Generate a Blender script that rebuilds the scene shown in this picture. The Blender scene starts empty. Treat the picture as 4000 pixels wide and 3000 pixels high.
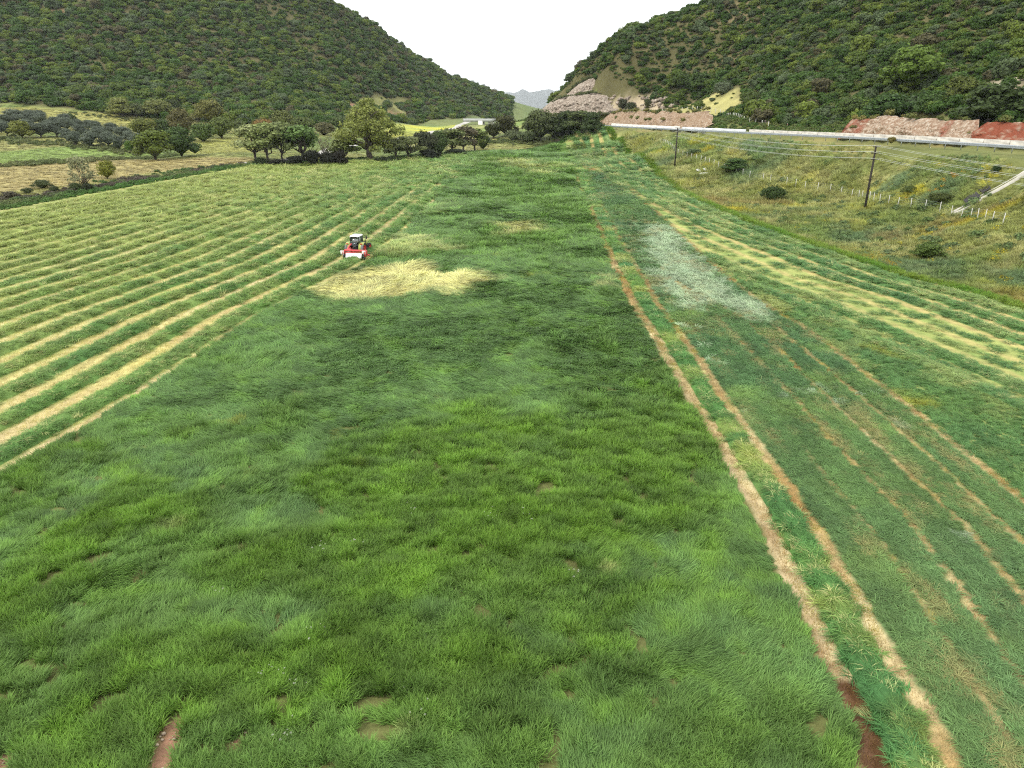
import bpy, bmesh, math, random
import numpy as np
from mathutils import Vector, Matrix, Euler
R = math.radians
rng = np.random.default_rng(7)
random.seed(7)
SC = bpy.context.scene
COL = SC.collection
# ------------------------------------------------------------------ camera
HAZE = 6e-5
CAM_Z, PITCH, FPX = 20.0, R(21.35), 698.0
cd = bpy.data.cameras.new('camera'); cam = bpy.data.objects.new('camera', cd); COL.objects.link(cam)
cd.sensor_width = 36.0; cd.lens = FPX / 1024 * 36.0; cd.clip_start = 0.5; cd.clip_end = 60000
cam.location = (0, 0, CAM_Z); cam.rotation_euler = (math.pi / 2 - PITCH, 0, 0)
SC.camera = cam
# ------------------------------------------------------------------ sky and sun
SUN_DIR = Vector((-0.62, -0.28, 0.80)).normalized()          # towards the sun
W = bpy.data.worlds.new('World'); SC.world = W; W.use_nodes = True
nt = W.node_tree; bg = nt.nodes['Background']
sky = nt.nodes.new('ShaderNodeTexSky'); sky.sky_type = 'NISHITA'; sky.sun_disc = False
sky.sun_elevation = math.asin(SUN_DIR.z); sky.sun_rotation = math.atan2(SUN_DIR.x, SUN_DIR.y)
sky.air_density = 1.0; sky.dust_density = 4.0; sky.ozone_density = 1.0
tc = nt.nodes.new('ShaderNodeTexCoord')
cn = nt.nodes.new('ShaderNodeTexNoise'); cn.inputs['Scale'].default_value = 1.7; cn.inputs['Detail'].default_value = 5
nt.links.new(tc.outputs['Generated'], cn.inputs['Vector'])
cr = nt.nodes.new('ShaderNodeValToRGB')
cr.color_ramp.elements[0].position = 0.3; cr.color_ramp.elements[0].color = (0.88, 0.88, 0.88, 1)
cr.color_ramp.elements[1].position = 0.7; cr.color_ramp.elements[1].color = (0.96, 0.96, 0.96, 1)
nt.links.new(cn.outputs['Fac'], cr.inputs['Fac'])
mx = nt.nodes.new('ShaderNodeMix'); mx.data_type = 'RGBA'
nt.links.new(cr.outputs['Color'], mx.inputs['Factor'])
nt.links.new(sky.outputs['Color'], mx.inputs['A'])
mx.inputs['B'].default_value = (17.0, 17.4, 17.4, 1)           # bright even cloud
nt.links.new(mx.outputs['Result'], bg.inputs['Color'])
bg.inputs['Strength'].default_value = 0.1
sl = bpy.data.lights.new('sun', 'SUN'); so = bpy.data.objects.new('sun', sl); COL.objects.link(so)
sl.energy = 2.2; sl.angle = R(12); sl.color = (1.0, 0.95, 0.87)
so.rotation_euler = (-SUN_DIR).to_track_quat('-Z', 'Y').to_euler(); so.location = (0, 0, 400)
SC.view_settings.view_transform = 'Standard'; SC.view_settings.look = 'None'
SC.view_settings.exposure = 0.12; SC.view_settings.gamma = 1.0; SC.view_settings.use_curve_mapping = False
SC.cycles.max_bounces = 5; SC.cycles.diffuse_bounces = 2; SC.cycles.glossy_bounces = 2
SC.cycles.transmission_bounces = 3; SC.cycles.transparent_max_bounces = 6; SC.cycles.volume_bounces = 0
SC.cycles.use_denoising = False; SC.cycles.filter_width = 1.15
# ------------------------------------------------------------------ helpers
def srgb(r, g, b):
    f = lambda c: (c / 255 / 12.92) if c / 255 <= 0.04045 else ((c / 255 + 0.055) / 1.055) ** 2.4
    return np.array([f(r), f(g), f(b)])
_perm = np.random.default_rng(3).random(65536).astype(np.float32)
def vnoise(x, y, seed=0):
    xi = np.floor(x).astype(np.int64); yi = np.floor(y).astype(np.int64)
    fx = x - xi; fy = y - yi; fx = fx * fx * (3 - 2 * fx); fy = fy * fy * (3 - 2 * fy)
    h = lambda a, b: _perm[((a * 73856093) ^ (b * 19349663) ^ (seed * 83492791)) & 65535]
    return (h(xi, yi) * (1 - fx) + h(xi + 1, yi) * fx) * (1 - fy) + (h(xi, yi + 1) * (1 - fx) + h(xi + 1, yi + 1) * fx) * fy
def fbm(x, y, s, seed=0, o=3):
    v = 0; a = 0.5; t = 0
    x = np.asarray(x, float) / s; y = np.asarray(y, float) / s
    for i in range(o):
        v = v + a * vnoise(x + 13.7 * i, y - 7.1 * i, seed + i); t += a; a *= 0.5; x = x * 2.03; y = y * 2.03
    return v / t
def sstep(a, b, x):
    t = np.clip((np.asarray(x, float) - a) / (b - a), 0, 1); return t * t * (3 - 2 * t)
K = 1024 / 2212
CP, SP = math.cos(PITCH), math.sin(PITCH)
def rayP(px, py):
    """direction (X/Y, Z/Y) of the sight line through a photograph position (photo scaled to 2212 wide)"""
    u = (np.asarray(px, float) * K - 512) / FPX; a = (384 - np.asarray(py, float) * K) / FPX
    yd = CP + a * SP; zd = -SP + a * CP
    return u / yd, zd / yd
def atY(px, py, Y):
    rx, rz = rayP(px, py); return (float(rx * Y), float(Y), float(CAM_Z + rz * Y))
# ------------------------------------------------------------------ lie of the land: one smooth height surface
def ramp(Y):
    Y = np.asarray(Y, float); return 0.033 * 0.5 * ((Y - 55) + np.sqrt((Y - 55) ** 2 + 100))
LEX = np.array([(-138, -34), (-96, 134), (-77, 210), (-38, 232), (-9, 253), (22, 307), (37, 321)], float)
RE_P = [(2212, 670), (2120, 640), (1960, 600), (1800, 545), (1640, 490), (1520, 440), (1430, 385), (1360, 340), (1325, 318), (1290, 302)]
def on_ramp(px, py):
    rx, rz = rayP(px, py); Y = 60.0
    for _ in range(60): Y = 0.5 * Y + 0.5 * (ramp(Y) - CAM_Z) / rz
    return np.array([rx * Y, Y])
RE = np.array([on_ramp(*p) for p in RE_P])
RE = np.vstack([[(66, -20), (63, 30)], RE])
A = []
for x in range(-105, 50, 26):
    for y in range(-20, 321, 34):
        xl = np.interp(y, LEX[:, 1], LEX[:, 0]); xr = np.interp(y, RE[:, 1], RE[:, 0])
        if xl - 1 <= x <= xr + 1: A.append((x, y, float(ramp(y))))
for p in np.vstack([LEX, RE]): A.append((p[0], p[1], float(ramp(p[1]))))
for q in [(0, 400, 165), (0, 350, 205), (150, 340, 215), (300, 345, 235), (0, 320, 250), (0, 290, 290), (300, 300, 290), (0, 250, 370), (0, 225, 420), (300, 262, 400),
          (200, 240, 410), (500, 265, 400), (700, 272, 420), (500, 330, 240), (620, 330, 262), (800, 300, 330), (900, 290, 450), (1000, 270, 600), (1050, 262, 800), (850, 265, 600),
          (1055, 254, 1100), (1150, 285, 400), (1200, 272, 420), (1080, 267, 500), (1120, 268, 480), (1150, 268, 520), (1090, 265, 700), (1130, 265, 650), (1160, 264, 580), (1100, 258, 1150),
          (0, 150, 480), (0, 60, 540), (0, 0, 580), (0, -150, 690), (300, 180, 480), (300, 80, 550), (300, 0, 610), (300, -150, 700), (500, 200, 490), (500, 100, 570), (500, 0, 650),
          (700, 200, 560), (700, 100, 640), (850, 220, 660), (850, 150, 740), (-300, 225, 400), (-300, 0, 540), (-300, -150, 640), (-600, 220, 380), (-600, -100, 560),
          (1868, 450, 127), (1457, 363, 193), (2212, 500, 92), (2000, 540, 98), (1600, 400, 165), (1900, 400, 142), (2212, 420, 108), (1500, 300, 262), (2500, 600, 80), (2500, 480, 95),
          (1450, 235, 370), (1540, 200, 380), (1350, 245, 400), (1250, 240, 440), (1200, 250, 450), (1170, 243, 470), (1280, 175, 440), (1280, 210, 425), (1400, 200, 410),
          (1600, 240, 310), (1800, 255, 235), (2000, 260, 195), (2212, 275, 160), (2212, 200, 185), (2212, 100, 220), (2212, 0, 250), (1800, 180, 270), (1800, 100, 310), (1800, 0, 360),
          (1600, 150, 370), (1600, 60, 410), (2212, -150, 310), (1900, -120, 400), (2500, 250, 150), (2500, 50, 210), (2600, -100, 260)]:
    A.append(atY(*q))
def ridge(pts, k):
    for q in pts:
        x, y, z = atY(*q); A.append((x, y, z)); A.append((x * k, y * k, z * 0.62)); A.append((x * k * 1.3, y * k * 1.3, z * 0.2))
ridge([(500, -120, 700), (705, 0, 730), (800, 50, 800), (900, 125, 880), (1000, 185, 1000), (1030, 220, 1070)], 1.25)
ridge([(1200, 215, 470), (1250, 170, 450), (1350, 100, 430), (1480, 45, 430), (1570, 0, 430), (1750, -70, 430)], 1.22)
# the road: its line and level
RD_P = [(2330, 338), (2212, 326), (2000, 312), (1800, 300.5), (1560, 288.5), (1300, 274)]
RZ = 14.0
RD = []
for p in RD_P:
    rx, rz = rayP(*p); Y = (RZ - CAM_Z) / rz; RD.append((rx * Y, Y))
RD = RD + [(28, 400), (8, 466)]
RD = np.array(RD)
def spline(P, n=12):
    P = np.asarray(P, float); Q = np.vstack([2 * P[0] - P[1], P, 2 * P[-1] - P[-2]]); out = []
    for i in range(1, len(Q) - 2):
        for t in np.arange(n) / n:
            a, b, c, d = Q[i - 1], Q[i], Q[i + 1], Q[i + 2]
            out.append(0.5 * (2 * b + (c - a) * t + (2 * a - 5 * b + 4 * c - d) * t * t + (-a + 3 * b - 3 * c + d) * t ** 3))
    out.append(P[-1]); return np.array(out)
def normals2(P):
    d = np.gradient(P, axis=0); d /= np.linalg.norm(d, axis=1)[:, None] + 1e-9; return np.stack([-d[:, 1], d[:, 0]], 1)
def resample(P, step):
    P = np.asarray(P, float); d = np.r_[0, np.cumsum(np.linalg.norm(np.diff(P, axis=0), axis=1))]
    s = np.arange(0, d[-1], step); return np.stack([np.interp(s, d, P[:, i]) for i in range(P.shape[1])], 1)
RDL = resample(spline(RD), 2.0)
RDN = normals2(RDL)
if RDN[10][0] < 0: RDN = -RDN                                # normal points away from the field
for i in range(0, len(RDL), 6):
    if RDL[i][1] < 420:
        for off in (-1.5, 10, 21): 
            q = RDL[i] + RDN[i] * off; A.append((q[0], q[1], RZ - 0.3))
A = np.array(A)
def kern(d): return np.sqrt(d * d + 6.0 ** 2)
_D = kern(np.linalg.norm(A[:, None, :2] - A[None, :, :2], axis=2))
_w = np.linalg.solve(_D + np.eye(len(A)) * -0.25, A[:, 2] - 10)
def H(x, y):
    x = np.asarray(x, float); y = np.asarray(y, float); sh = x.shape; x = x.ravel(); y = y.ravel(); out = np.empty(len(x))
    for i in range(0, len(x), 20000):
        q = np.stack([x[i:i + 20000], y[i:i + 20000]], 1)
        out[i:i + 20000] = kern(np.linalg.norm(q[:, None] - A[None, :, :2], axis=2)) @ _w + 10
    far = sstep(1050, 2300, np.hypot(x, y)) 
    out = np.clip(out, -30, 260) * (1 - far) - 17 * far
    return out.reshape(sh)
def at(px, py):
    """where the sight line through a photograph position first meets the land"""
    px = np.atleast_1d(np.asarray(px, float)); py = np.atleast_1d(np.asarray(py, float))
    rx, rz = rayP(px, py); Ys = 10 * 1.006 ** np.arange(800); res = np.full((len(px), 3), np.nan)
    for i in range(len(px)):
        h = H(rx[i] * Ys, Ys) - (CAM_Z + rz[i] * Ys); k = np.argmax(h > 0)
        if h[k] <= 0: k = 799
        a, b = Ys[max(k - 1, 0)], Ys[k]
        ha, hb = h[max(k - 1, 0)], h[k]; Y = a + (b - a) * (-ha) / (hb - ha + 1e-9) if k else a
        res[i] = (rx[i] * Y, Y, 0)
    res[:, 2] = H(res[:, 0], res[:, 1]); return res
def poly(*pp):
    q = np.array(pp, float); return at(q[:, 0], q[:, 1])[:, :2]
def proj(x, y, z):
    """photograph position of a point (used only to leave out what no camera near here could see)"""
    d = y * CP - (z - CAM_Z) * SP; u = x / d * FPX + 512; v = 384 - ((z - CAM_Z) * CP + y * SP) / d * FPX
    return u / K, v / K, d
def sdist(x, y, P, closed=True):
    """distance to polyline / signed distance to polygon (negative inside)"""
    x = np.asarray(x, float); y = np.asarray(y, float); d = np.full(x.shape, 1e18); ins = np.zeros(x.shape, bool); n = len(P)
    for i in range(n if closed else n - 1):
        a, b = P[i], P[(i + 1) % n]; ex, ey = b - a
        t = np.clip(((x - a[0]) * ex + (y - a[1]) * ey) / (ex * ex + ey * ey + 1e-12), 0, 1)
        d = np.minimum(d, (x - a[0] - t * ex) ** 2 + (y - a[1] - t * ey) ** 2)
        if closed and abs(ey) > 1e-12:
            c = ((a[1] > y) != (b[1] > y)) & (x < (b[0] - a[0]) * (y - a[1]) / ey + a[0]); ins ^= c
    d = np.sqrt(d); return np.where(ins, -d, d) if closed else d
# ------------------------------------------------------------------ mesh and object helpers
def mk(name, V, Q=None, T=None, mat=None, smooth=False):
    me = bpy.data.meshes.new(name); V = np.asarray(V, np.float32)
    nq = 0 if Q is None else len(Q); ntt = 0 if T is None else len(T)
    me.vertices.add(len(V)); me.vertices.foreach_set('co', V.ravel())
    lp = []
    if nq: lp.append(np.asarray(Q, np.int32).ravel())
    if ntt: lp.append(np.asarray(T, np.int32).ravel())
    if lp:
        lv = np.concatenate(lp); me.loops.add(len(lv)); me.loops.foreach_set('vertex_index', lv)
        st = np.r_[np.arange(nq) * 4, nq * 4 + np.arange(ntt) * 3].astype(np.int32); me.polygons.add(nq + ntt)
        me.polygons.foreach_set('loop_start', st)
        if smooth: me.polygons.foreach_set('use_smooth', np.ones(nq + ntt, bool))
    me.update(calc_edges=True)
    if mat is not None: me.materials.append(mat)
    return me
def link(name, me, parent=None, loc=(0, 0, 0), rot=(0, 0, 0), scl=(1, 1, 1)):
    o = bpy.data.objects.new(name, me); COL.objects.link(o); o.location = loc; o.rotation_euler = rot; o.scale = scl
    if parent is not None: o.parent = parent
    return o
def tag(o, label=None, cat=None, group=None, kind=None):
    if label: o['label'] = label
    if cat: o['category'] = cat
    if group: o['group'] = group
    if kind: o['kind'] = kind
    return o
def empty(name, loc, rz=0.0):
    o = bpy.data.objects.new(name, None); COL.objects.link(o); o.location = loc; o.rotation_euler = (0, 0, rz); o.empty_display_size = 0.3; return o
def attr(me, name, typ, data):
    a = me.attributes.new(name, typ, 'POINT'); data = np.asarray(data)
    key = {'FLOAT': 'value', 'INT': 'value', 'FLOAT_VECTOR': 'vector', 'FLOAT_COLOR': 'color'}[typ]
    a.data.foreach_set(key, data.astype(np.int32 if typ == 'INT' else np.float32).ravel())
class MB:
    """collects simple solids into one mesh"""
    def __init__(s): s.v = []; s.q = []; s.t = []; s.n = 0
    def add(s, V, Q=(), T=()):
        s.v.append(np.asarray(V, float)); 
        if len(Q): s.q.append(np.asarray(Q, int) + s.n)
        if len(T): s.t.append(np.asarray(T, int) + s.n)
        s.n += len(V); return s
    def box(s, c, d, rot=None, taper=(1, 1), bev=0.0):
        x, y, z = [0.5 * k for k in d]; tx, ty = taper
        if bev <= 0:
            V = np.array([(-x, -y, -z), (x, -y, -z), (x, y, -z), (-x, y, -z), (-x * tx, -y * ty, z), (x * tx, -y * ty, z), (x * tx, y * ty, z), (-x * tx, y * ty, z)])
            Q = [(0, 3, 2, 1), (4, 5, 6, 7), (0, 1, 5, 4), (1, 2, 6, 5), (2, 3, 7, 6), (3, 0, 4, 7)]; T = []
        else:
            b = min(bev, 0.45 * min(d)); V = []
            for zz, ins in ((-z, b), (-z + b, 0), (z - b, 0), (z, b)):
                kx, ky = (tx, ty) if zz > 0 else (1, 1)
                for px, py in ((-x + ins + b * 0, -y + ins + b), (-x + ins + b, -y + ins), (x - ins - b, -y + ins), (x - ins, -y + ins + b), (x - ins, y - ins - b), (x - ins - b, y - ins), (-x + ins + b, y - ins), (-x + ins, y - ins - b)):
                    V.append((px * kx, py * ky, zz))
            V = np.array(V); Q = []; T = []
            for L in range(3):
                for i in range(8): j = (i + 1) % 8; Q.append((L * 8 + i, L * 8 + j, L * 8 + 8 + j, L * 8 + 8 + i))
            for base, fl in ((0, True), (24, False)):
                for qd in ((0, 1, 2, 3), (0, 3, 4, 7), (7, 4, 5, 6)):
                    qd = tuple(base + k for k in qd); Q.append(qd[::-1] if fl else qd)
        if rot is not None: V = V @ np.array(Euler(rot).to_matrix()).T
        return s.add(V + np.array(c), Q, T)
    def tube(s, P, r, n=6, cap=True):
        P = np.asarray(P, float); r = np.broadcast_to(np.asarray(r, float), (len(P),)); d = np.gradient(P, axis=0); V = []
        for i in range(len(P)):
            t = d[i] / (np.linalg.norm(d[i]) + 1e-9); up = np.array([0, 0, 1.0]) if abs(t[2]) < 0.9 else np.array([1.0, 0, 0])
            a = np.cross(t, up); a /= np.linalg.norm(a); b = np.cross(t, a); an = np.arange(n) / n * 2 * math.pi
            V.append(P[i] + r[i] * (np.cos(an)[:, None] * a + np.sin(an)[:, None] * b))
        V = np.vstack(V); Q = [(i * n + k, i * n + n + k, i * n + n + (k + 1) % n, i * n + (k + 1) % n) for i in range(len(P) - 1) for k in range(n)]; T = []
        if cap:
            V = np.vstack([V, P[0], P[-1]]); m = len(V)
            T = [(k, (k + 1) % n, m - 2) for k in range(n)] + [((len(P) - 1) * n + (k + 1) % n, (len(P) - 1) * n + k, m - 1) for k in range(n)]
        return s.add(V, Q, T)
    def lathe(s, prof, c=(0, 0, 0), axis='x', n=24):
        """profile of (radius, along axis)"""
        an = np.arange(n) / n * 2 * math.pi; V = []
        for rr, h in prof:
            for a in an:
                p = (rr * math.cos(a), rr * math.sin(a)); V.append({'x': (h, p[0], p[1]), 'y': (p[0], h, p[1]), 'z': (p[0], p[1], h)}[axis])
        m = len(prof); Q = [(i * n + k, i * n + (k + 1) % n, i * n + n + (k + 1) % n, i * n + n + k) for i in range(m - 1) for k in range(n)]
        return s.add(np.array(V) + np.array(c), Q)
    def mesh(s, name, mat=None, smooth=False):
        return mk(name, np.vstack(s.v), np.vstack(s.q) if s.q else None, np.vstack(s.t) if s.t else None, mat, smooth)
    def build(s, name, mat, parent=None, smooth=False, **k): return link(name, s.mesh(name, mat, smooth), parent, **k)
# ------------------------------------------------------------------ materials
def nmat(name):
    m = bpy.data.materials.new(name); m.use_nodes = True; n = m.node_tree; n.nodes.clear()
    out = n.nodes.new('ShaderNodeOutputMaterial'); return m, n, out
def paint(name, col, rough=0.5, metal=0.0, spec=0.5, var=0.12, scale=3.0, bump=0.0):
    """plain surface with a little grain and wear"""
    m, n, out = nmat(name); L = n.links.new
    b = n.nodes.new('ShaderNodeBsdfPrincipled'); L(b.outputs[0], out.inputs[0])
    t = n.nodes.new('ShaderNodeTexCoord'); z = n.nodes.new('ShaderNodeTexNoise'); z.inputs['Scale'].default_value = scale; z.inputs['Detail'].default_value = 6
    L(t.outputs['Object'], z.inputs['Vector'])
    r = n.nodes.new('ShaderNodeValToRGB'); e = r.color_ramp.elements; c = np.array(col, float)
    e[0].position = 0.3; e[0].color = (*np.clip(c * (1 - var * 1.5), 0, 1), 1); e[1].position = 0.7; e[1].color = (*np.clip(c * (1 + var), 0, 1), 1)
    L(z.outputs['Fac'], r.inputs['Fac']); L(r.outputs['Color'], b.inputs['Base Color'])
    b.inputs['Roughness'].default_value = rough; b.inputs['Metallic'].default_value = metal; b.inputs['Specular IOR Level'].default_value = spec
    if bump:
        bp = n.nodes.new('ShaderNodeBump'); bp.inputs['Strength'].default_value = bump; L(z.outputs['Fac'], bp.inputs['Height']); L(bp.outputs[0], b.inputs['Normal'])
    return m
def leafmat(name, transl=0.35, spec=0.25, rough=0.55, own=None):
    """leaf or blade: colour of its plant ('col') times the shade of the single leaf ('v')"""
    m, n, out = nmat(name); L = n.links.new
    if own is None:
        a = n.nodes.new('ShaderNodeAttribute'); a.attribute_type = 'INSTANCER'; a.attribute_name = 'col'; src = a.outputs['Color']
    else:
        a = n.nodes.new('ShaderNodeRGB'); a.outputs[0].default_value = (*own, 1); src = a.outputs[0]
    g = n.nodes.new('ShaderNodeAttribute'); g.attribute_type = 'GEOMETRY'; g.attribute_name = 'v'
    mul = n.nodes.new('ShaderNodeVectorMath'); mul.operation = 'MULTIPLY'; L(src, mul.inputs[0]); L(g.outputs['Vector'], mul.inputs[1])
    d = n.nodes.new('ShaderNodeBsdfPrincipled'); L(mul.outputs[0], d.inputs['Base Color']); d.inputs['Roughness'].default_value = rough; d.inputs['Specular IOR Level'].default_value = spec
    tr = n.nodes.new('ShaderNodeBsdfTranslucent'); L(mul.outputs[0], tr.inputs['Color'])
    mi = n.nodes.new('ShaderNodeMixShader'); mi.inputs[0].default_value = transl; L(d.outputs[0], mi.inputs[1]); L(tr.outputs[0], mi.inputs[2]); L(mi.outputs[0], out.inputs[0])
    return m
M_BLADE = leafmat('grass_blade', 0.26, 0.14, 0.5)
M_LEAF = leafmat('tree_leaf', 0.22, 0.15, 0.6)
M_BARK = paint('bark', (0.075, 0.058, 0.045), 0.9, var=0.35, scale=2.0, bump=0.6)
# ------------------------------------------------------------------ grass: tufts of blades
def tuft(name, n, r, h, w, lean, droop, seed, flat=0.0, one_way=False, segs=3):
    g = np.random.default_rng(seed); V = []; Qs = []; vv = []
    az = g.uniform(0, 2 * math.pi, n); rr = r * np.sqrt(g.random(n)); bx, by = rr * np.cos(az), rr * np.sin(az); bz = g.random(n) * flat
    la = az + g.normal(0, 0.7, n) if not one_way else g.normal(0, 0.38, n)
    le = np.radians(np.clip(g.normal(lean, 9 if not one_way else 7, n), 2, 97)); hh = h * g.uniform(0.65, 1.12, n)
    col = g.uniform(0.70, 1.30, n)
    for i in range(n):
        p = np.array([bx[i], by[i], bz[i]]); a = le[i]; dirh = np.array([math.cos(la[i]), math.sin(la[i]), 0]); side = np.array([-dirh[1], dirh[0], 0]); tw = g.normal(0, 0.5)
        side = side * math.cos(tw) + np.array([0, 0, 1]) * math.sin(tw) * 0.6
        base = len(V); st = hh[i] / segs
        for k in range(segs + 1):
            ww = w * (1.0, 0.95, 0.7, 0.12)[min(3, int(round(k * 3 / segs)))] * 0.5
            V.append(p - side * ww); V.append(p + side * ww); vv += [col[i]] * 2
            p = p + st * (dirh * math.sin(a) + np.array([0, 0, 1]) * math.cos(a)); a = min(a + math.radians(droop) * (0.6 + 0.8 * g.random()), R(112))
            if p[2] < 0.02: p[2] = 0.02
        for k in range(segs): Qs.append((base + 2 * k, base + 2 * k + 1, base + 2 * k + 3, base + 2 * k + 2))
    me = mk(name, np.array(V), np.array(Qs), None, M_BLADE)
    vv = np.array(vv); tint = np.stack([vv * g.uniform(0.96, 1.04), vv, vv * 0.97], 1); attr(me, 'v', 'FLOAT_VECTOR', tint)
    return me
LIB = bpy.data.collections.new('plant_kinds'); NLIB = {}
def lib(kind, meshes):
    for i, me in enumerate(meshes):
        o = bpy.data.objects.new(me.name, me); o.name = '%03d' % len(LIB.objects) + '_' + kind; NLIB.setdefault(kind, []).append(len(LIB.objects)); LIB.objects.link(o)
lib('stand', [tuft('stand', 44, .18, .50, .027, 15, 19, 10 + i) for i in range(4)])
lib('lodge', [tuft('lodge', 44, .20, .52, .027, 46, 17, 20 + i, one_way=True) for i in range(4)])
lib('flat', [tuft('flat', 46, .24, .48, .026, 68, 12, 30 + i, flat=.07, one_way=True) for i in range(4)])
lib('hay', [tuft('hay', 44, .22, .55, .026, 66, 20, 40 + i, flat=.10) for i in range(4)])
lib('stub', [tuft('stub', 30, .24, .13, .018, 20, 6, 50 + i, segs=1) for i in range(3)])
lib('rough', [tuft('rough', 40, .22, .55, .030, 26, 20, 60 + i) for i in range(3)])
# ------------------------------------------------------------------ scattering: one point per plant, instanced
def scatter_tree():
    ng = bpy.data.node_groups.new('scatter', 'GeometryNodeTree'); ng.is_modifier = True
    ng.interface.new_socket('Geometry', in_out='INPUT', socket_type='NodeSocketGeometry'); ng.interface.new_socket('Geometry', in_out='OUTPUT', socket_type='NodeSocketGeometry')
    N = ng.nodes.new; L = ng.links.new; gi = N('NodeGroupInput'); go = N('NodeGroupOutput')
    ci = N('GeometryNodeCollectionInfo'); ci.inputs['Collection'].default_value = LIB; ci.inputs['Separate Children'].default_value = True; ci.inputs['Reset Children'].default_value = True
    ip = N('GeometryNodeInstanceOnPoints'); ip.inputs['Pick Instance'].default_value = True
    def na(name, typ):
        a = N('GeometryNodeInputNamedAttribute'); a.data_type = typ; a.inputs['Name'].default_value = name; return [o for o in a.outputs if o.enabled][0]
    L(gi.outputs[0], ip.inputs['Points']); L(ci.outputs[0], ip.inputs['Instance']); L(na('idx', 'INT'), ip.inputs['Instance Index'])
    er = N('FunctionNodeEulerToRotation'); L(na('rot', 'FLOAT_VECTOR'), er.inputs[0]); L(er.outputs[0], ip.inputs['Rotation']); L(na('scl', 'FLOAT_VECTOR'), ip.inputs['Scale']); L(ip.outputs[0], go.inputs[0])
    return ng
NG = scatter_tree()
NINST = 0
def scatter(name, pos, kind, col, scl, yaw=None, tilt=None, parent=None, idx=None, slope=False):
    """pos Nx3, kind: library kind (or idx given), col Nx3, scl N or Nx3"""
    global NINST
    n = len(pos); NINST += n
    if idx is None: idx = np.array(NLIB[kind])[rng.integers(0, len(NLIB[kind]), n)]
    if yaw is None: yaw = rng.uniform(0, 2 * math.pi, n)
    rot = np.zeros((n, 3)); rot[:, 2] = yaw
    if tilt is not None: rot[:, 1] = tilt
    if slope:                                                    # stand square to the lie of the land
        e = .6; gx = (H(pos[:, 0] + e, pos[:, 1]) - H(pos[:, 0] - e, pos[:, 1])) / (2 * e); gy = (H(pos[:, 0], pos[:, 1] + e) - H(pos[:, 0], pos[:, 1] - e)) / (2 * e); k = slope
        w = np.stack([-gx * k, -gy * k, np.ones(n)], 1); w /= np.linalg.norm(w, axis=1)[:, None]; u = np.stack([np.cos(yaw), np.sin(yaw), np.zeros(n)], 1); u -= w * (u * w).sum(1)[:, None]; u /= np.linalg.norm(u, axis=1)[:, None]; v = np.cross(w, u)
        rot = np.stack([np.arctan2(v[:, 2], w[:, 2]), -np.arcsin(np.clip(u[:, 2], -1, 1)), np.arctan2(u[:, 1], u[:, 0])], 1)
    scl = np.asarray(scl, float); scl = np.repeat(scl[:, None], 3, 1) if scl.ndim == 1 else scl
    me = mk(name, pos); attr(me, 'idx', 'INT', idx); attr(me, 'rot', 'FLOAT_VECTOR', rot); attr(me, 'scl', 'FLOAT_VECTOR', scl); attr(me, 'col', 'FLOAT_COLOR', np.c_[np.clip(col, 0, 1), np.ones(n)])
    o = link(name, me, parent); md = o.modifiers.new('scatter', 'NODES'); md.node_group = NG; return o
def grid_pts(x0, x1, y0, y1, step, jit=0.5):
    xs = np.arange(x0, x1, step); ys = np.arange(y0, y1, step); X, Y = np.meshgrid(xs, ys); X = X.ravel(); Y = Y.ravel()
    return X + rng.uniform(-jit, jit, len(X)) * step, Y + rng.uniform(-jit, jit, len(Y)) * step
def in_view(x, y, margin=9.0, top=None):
    """keep what a camera at or near the photograph's place can see"""
    return (np.abs(x) < 0.80 * y + margin) & (y > 9)
def spread_pts(x0, x1, y0, y1, step0, growth, far=1e9, margin=9.0):
    """jittered points whose spacing widens with distance from the camera's ground"""
    X = []; Y = []; y = y0
    while y < min(y1, far):
        st = max(step0, growth * y); w = 0.80 * y + margin; a, b = max(x0, -w), min(x1, w); k = max(int((b - a) / st), 1)
        X.append(a + (np.arange(k) + rng.random(k)) * (b - a) / k); Y.append(y + rng.uniform(-.5, .5, k) * st); y += st
    return np.concatenate(X), np.concatenate(Y)
# ------------------------------------------------------------------ where things lie on the field
T1 = poly((1243, 362), (1246, 369), (1260, 417), (1275, 451), (1300, 497), (1314, 539), (1331, 582), (1357, 630), (1385, 681), (1416, 726), (1439, 769), (1473, 822), (1515, 888), (1546, 934), (1578, 990), (1606, 1046),
          (1643, 1098), (1676, 1172), (1709, 1234), (1742, 1300), (1768, 1362), (1790, 1417), (1823, 1465), (1845, 1527), (1878, 1593), (1890, 1659), (1915, 1760))
T2 = poly((1266, 358), (1286, 418), (1312, 463), (1343, 525), (1371, 573), (1402, 621), (1430, 672), (1448, 695), (1511, 776), (1553, 846), (1599, 909), (1648, 979), (1697, 1042), (1731, 1098), (1768, 1150), (1804, 1216),
          (1845, 1278), (1878, 1344), (1918, 1410), (1951, 1472), (1999, 1527), (2025, 1582), (2061, 1652), (2110, 1740))
TE = poly((1266, 358), (1343, 409), (1416, 458), (1490, 528), (1560, 590), (1625, 640), (1690, 681), (1735, 705), (1865, 803), (1984, 895), (2120, 1006), (2212, 1080), (2330, 1180))
TB = poly((1665, 699), (1774, 786), (1868, 867), (2012, 989), (2134, 1105), (2212, 1171), (2300, 1250))
TC = poly((1440, 600), (1520, 640), (1602, 685), (1683, 755), (1774, 846), (1868, 933), (1980, 1042), (2085, 1136), (2148, 1217), (2240, 1330))
TD = poly((1380, 520), (1430, 580), (1480, 630), (1543, 678), (1606, 744), (1711, 856), (1802, 958), (1882, 1042), (1956, 1115), (2005, 1182), (2100, 1310), (2212, 1480))
TF = poly((1571, 769), (1634, 842), (1711, 937), (1763, 1007), (1844, 1101), (1921, 1199), (2000, 1320), (2080, 1440), (2180, 1600))
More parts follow.
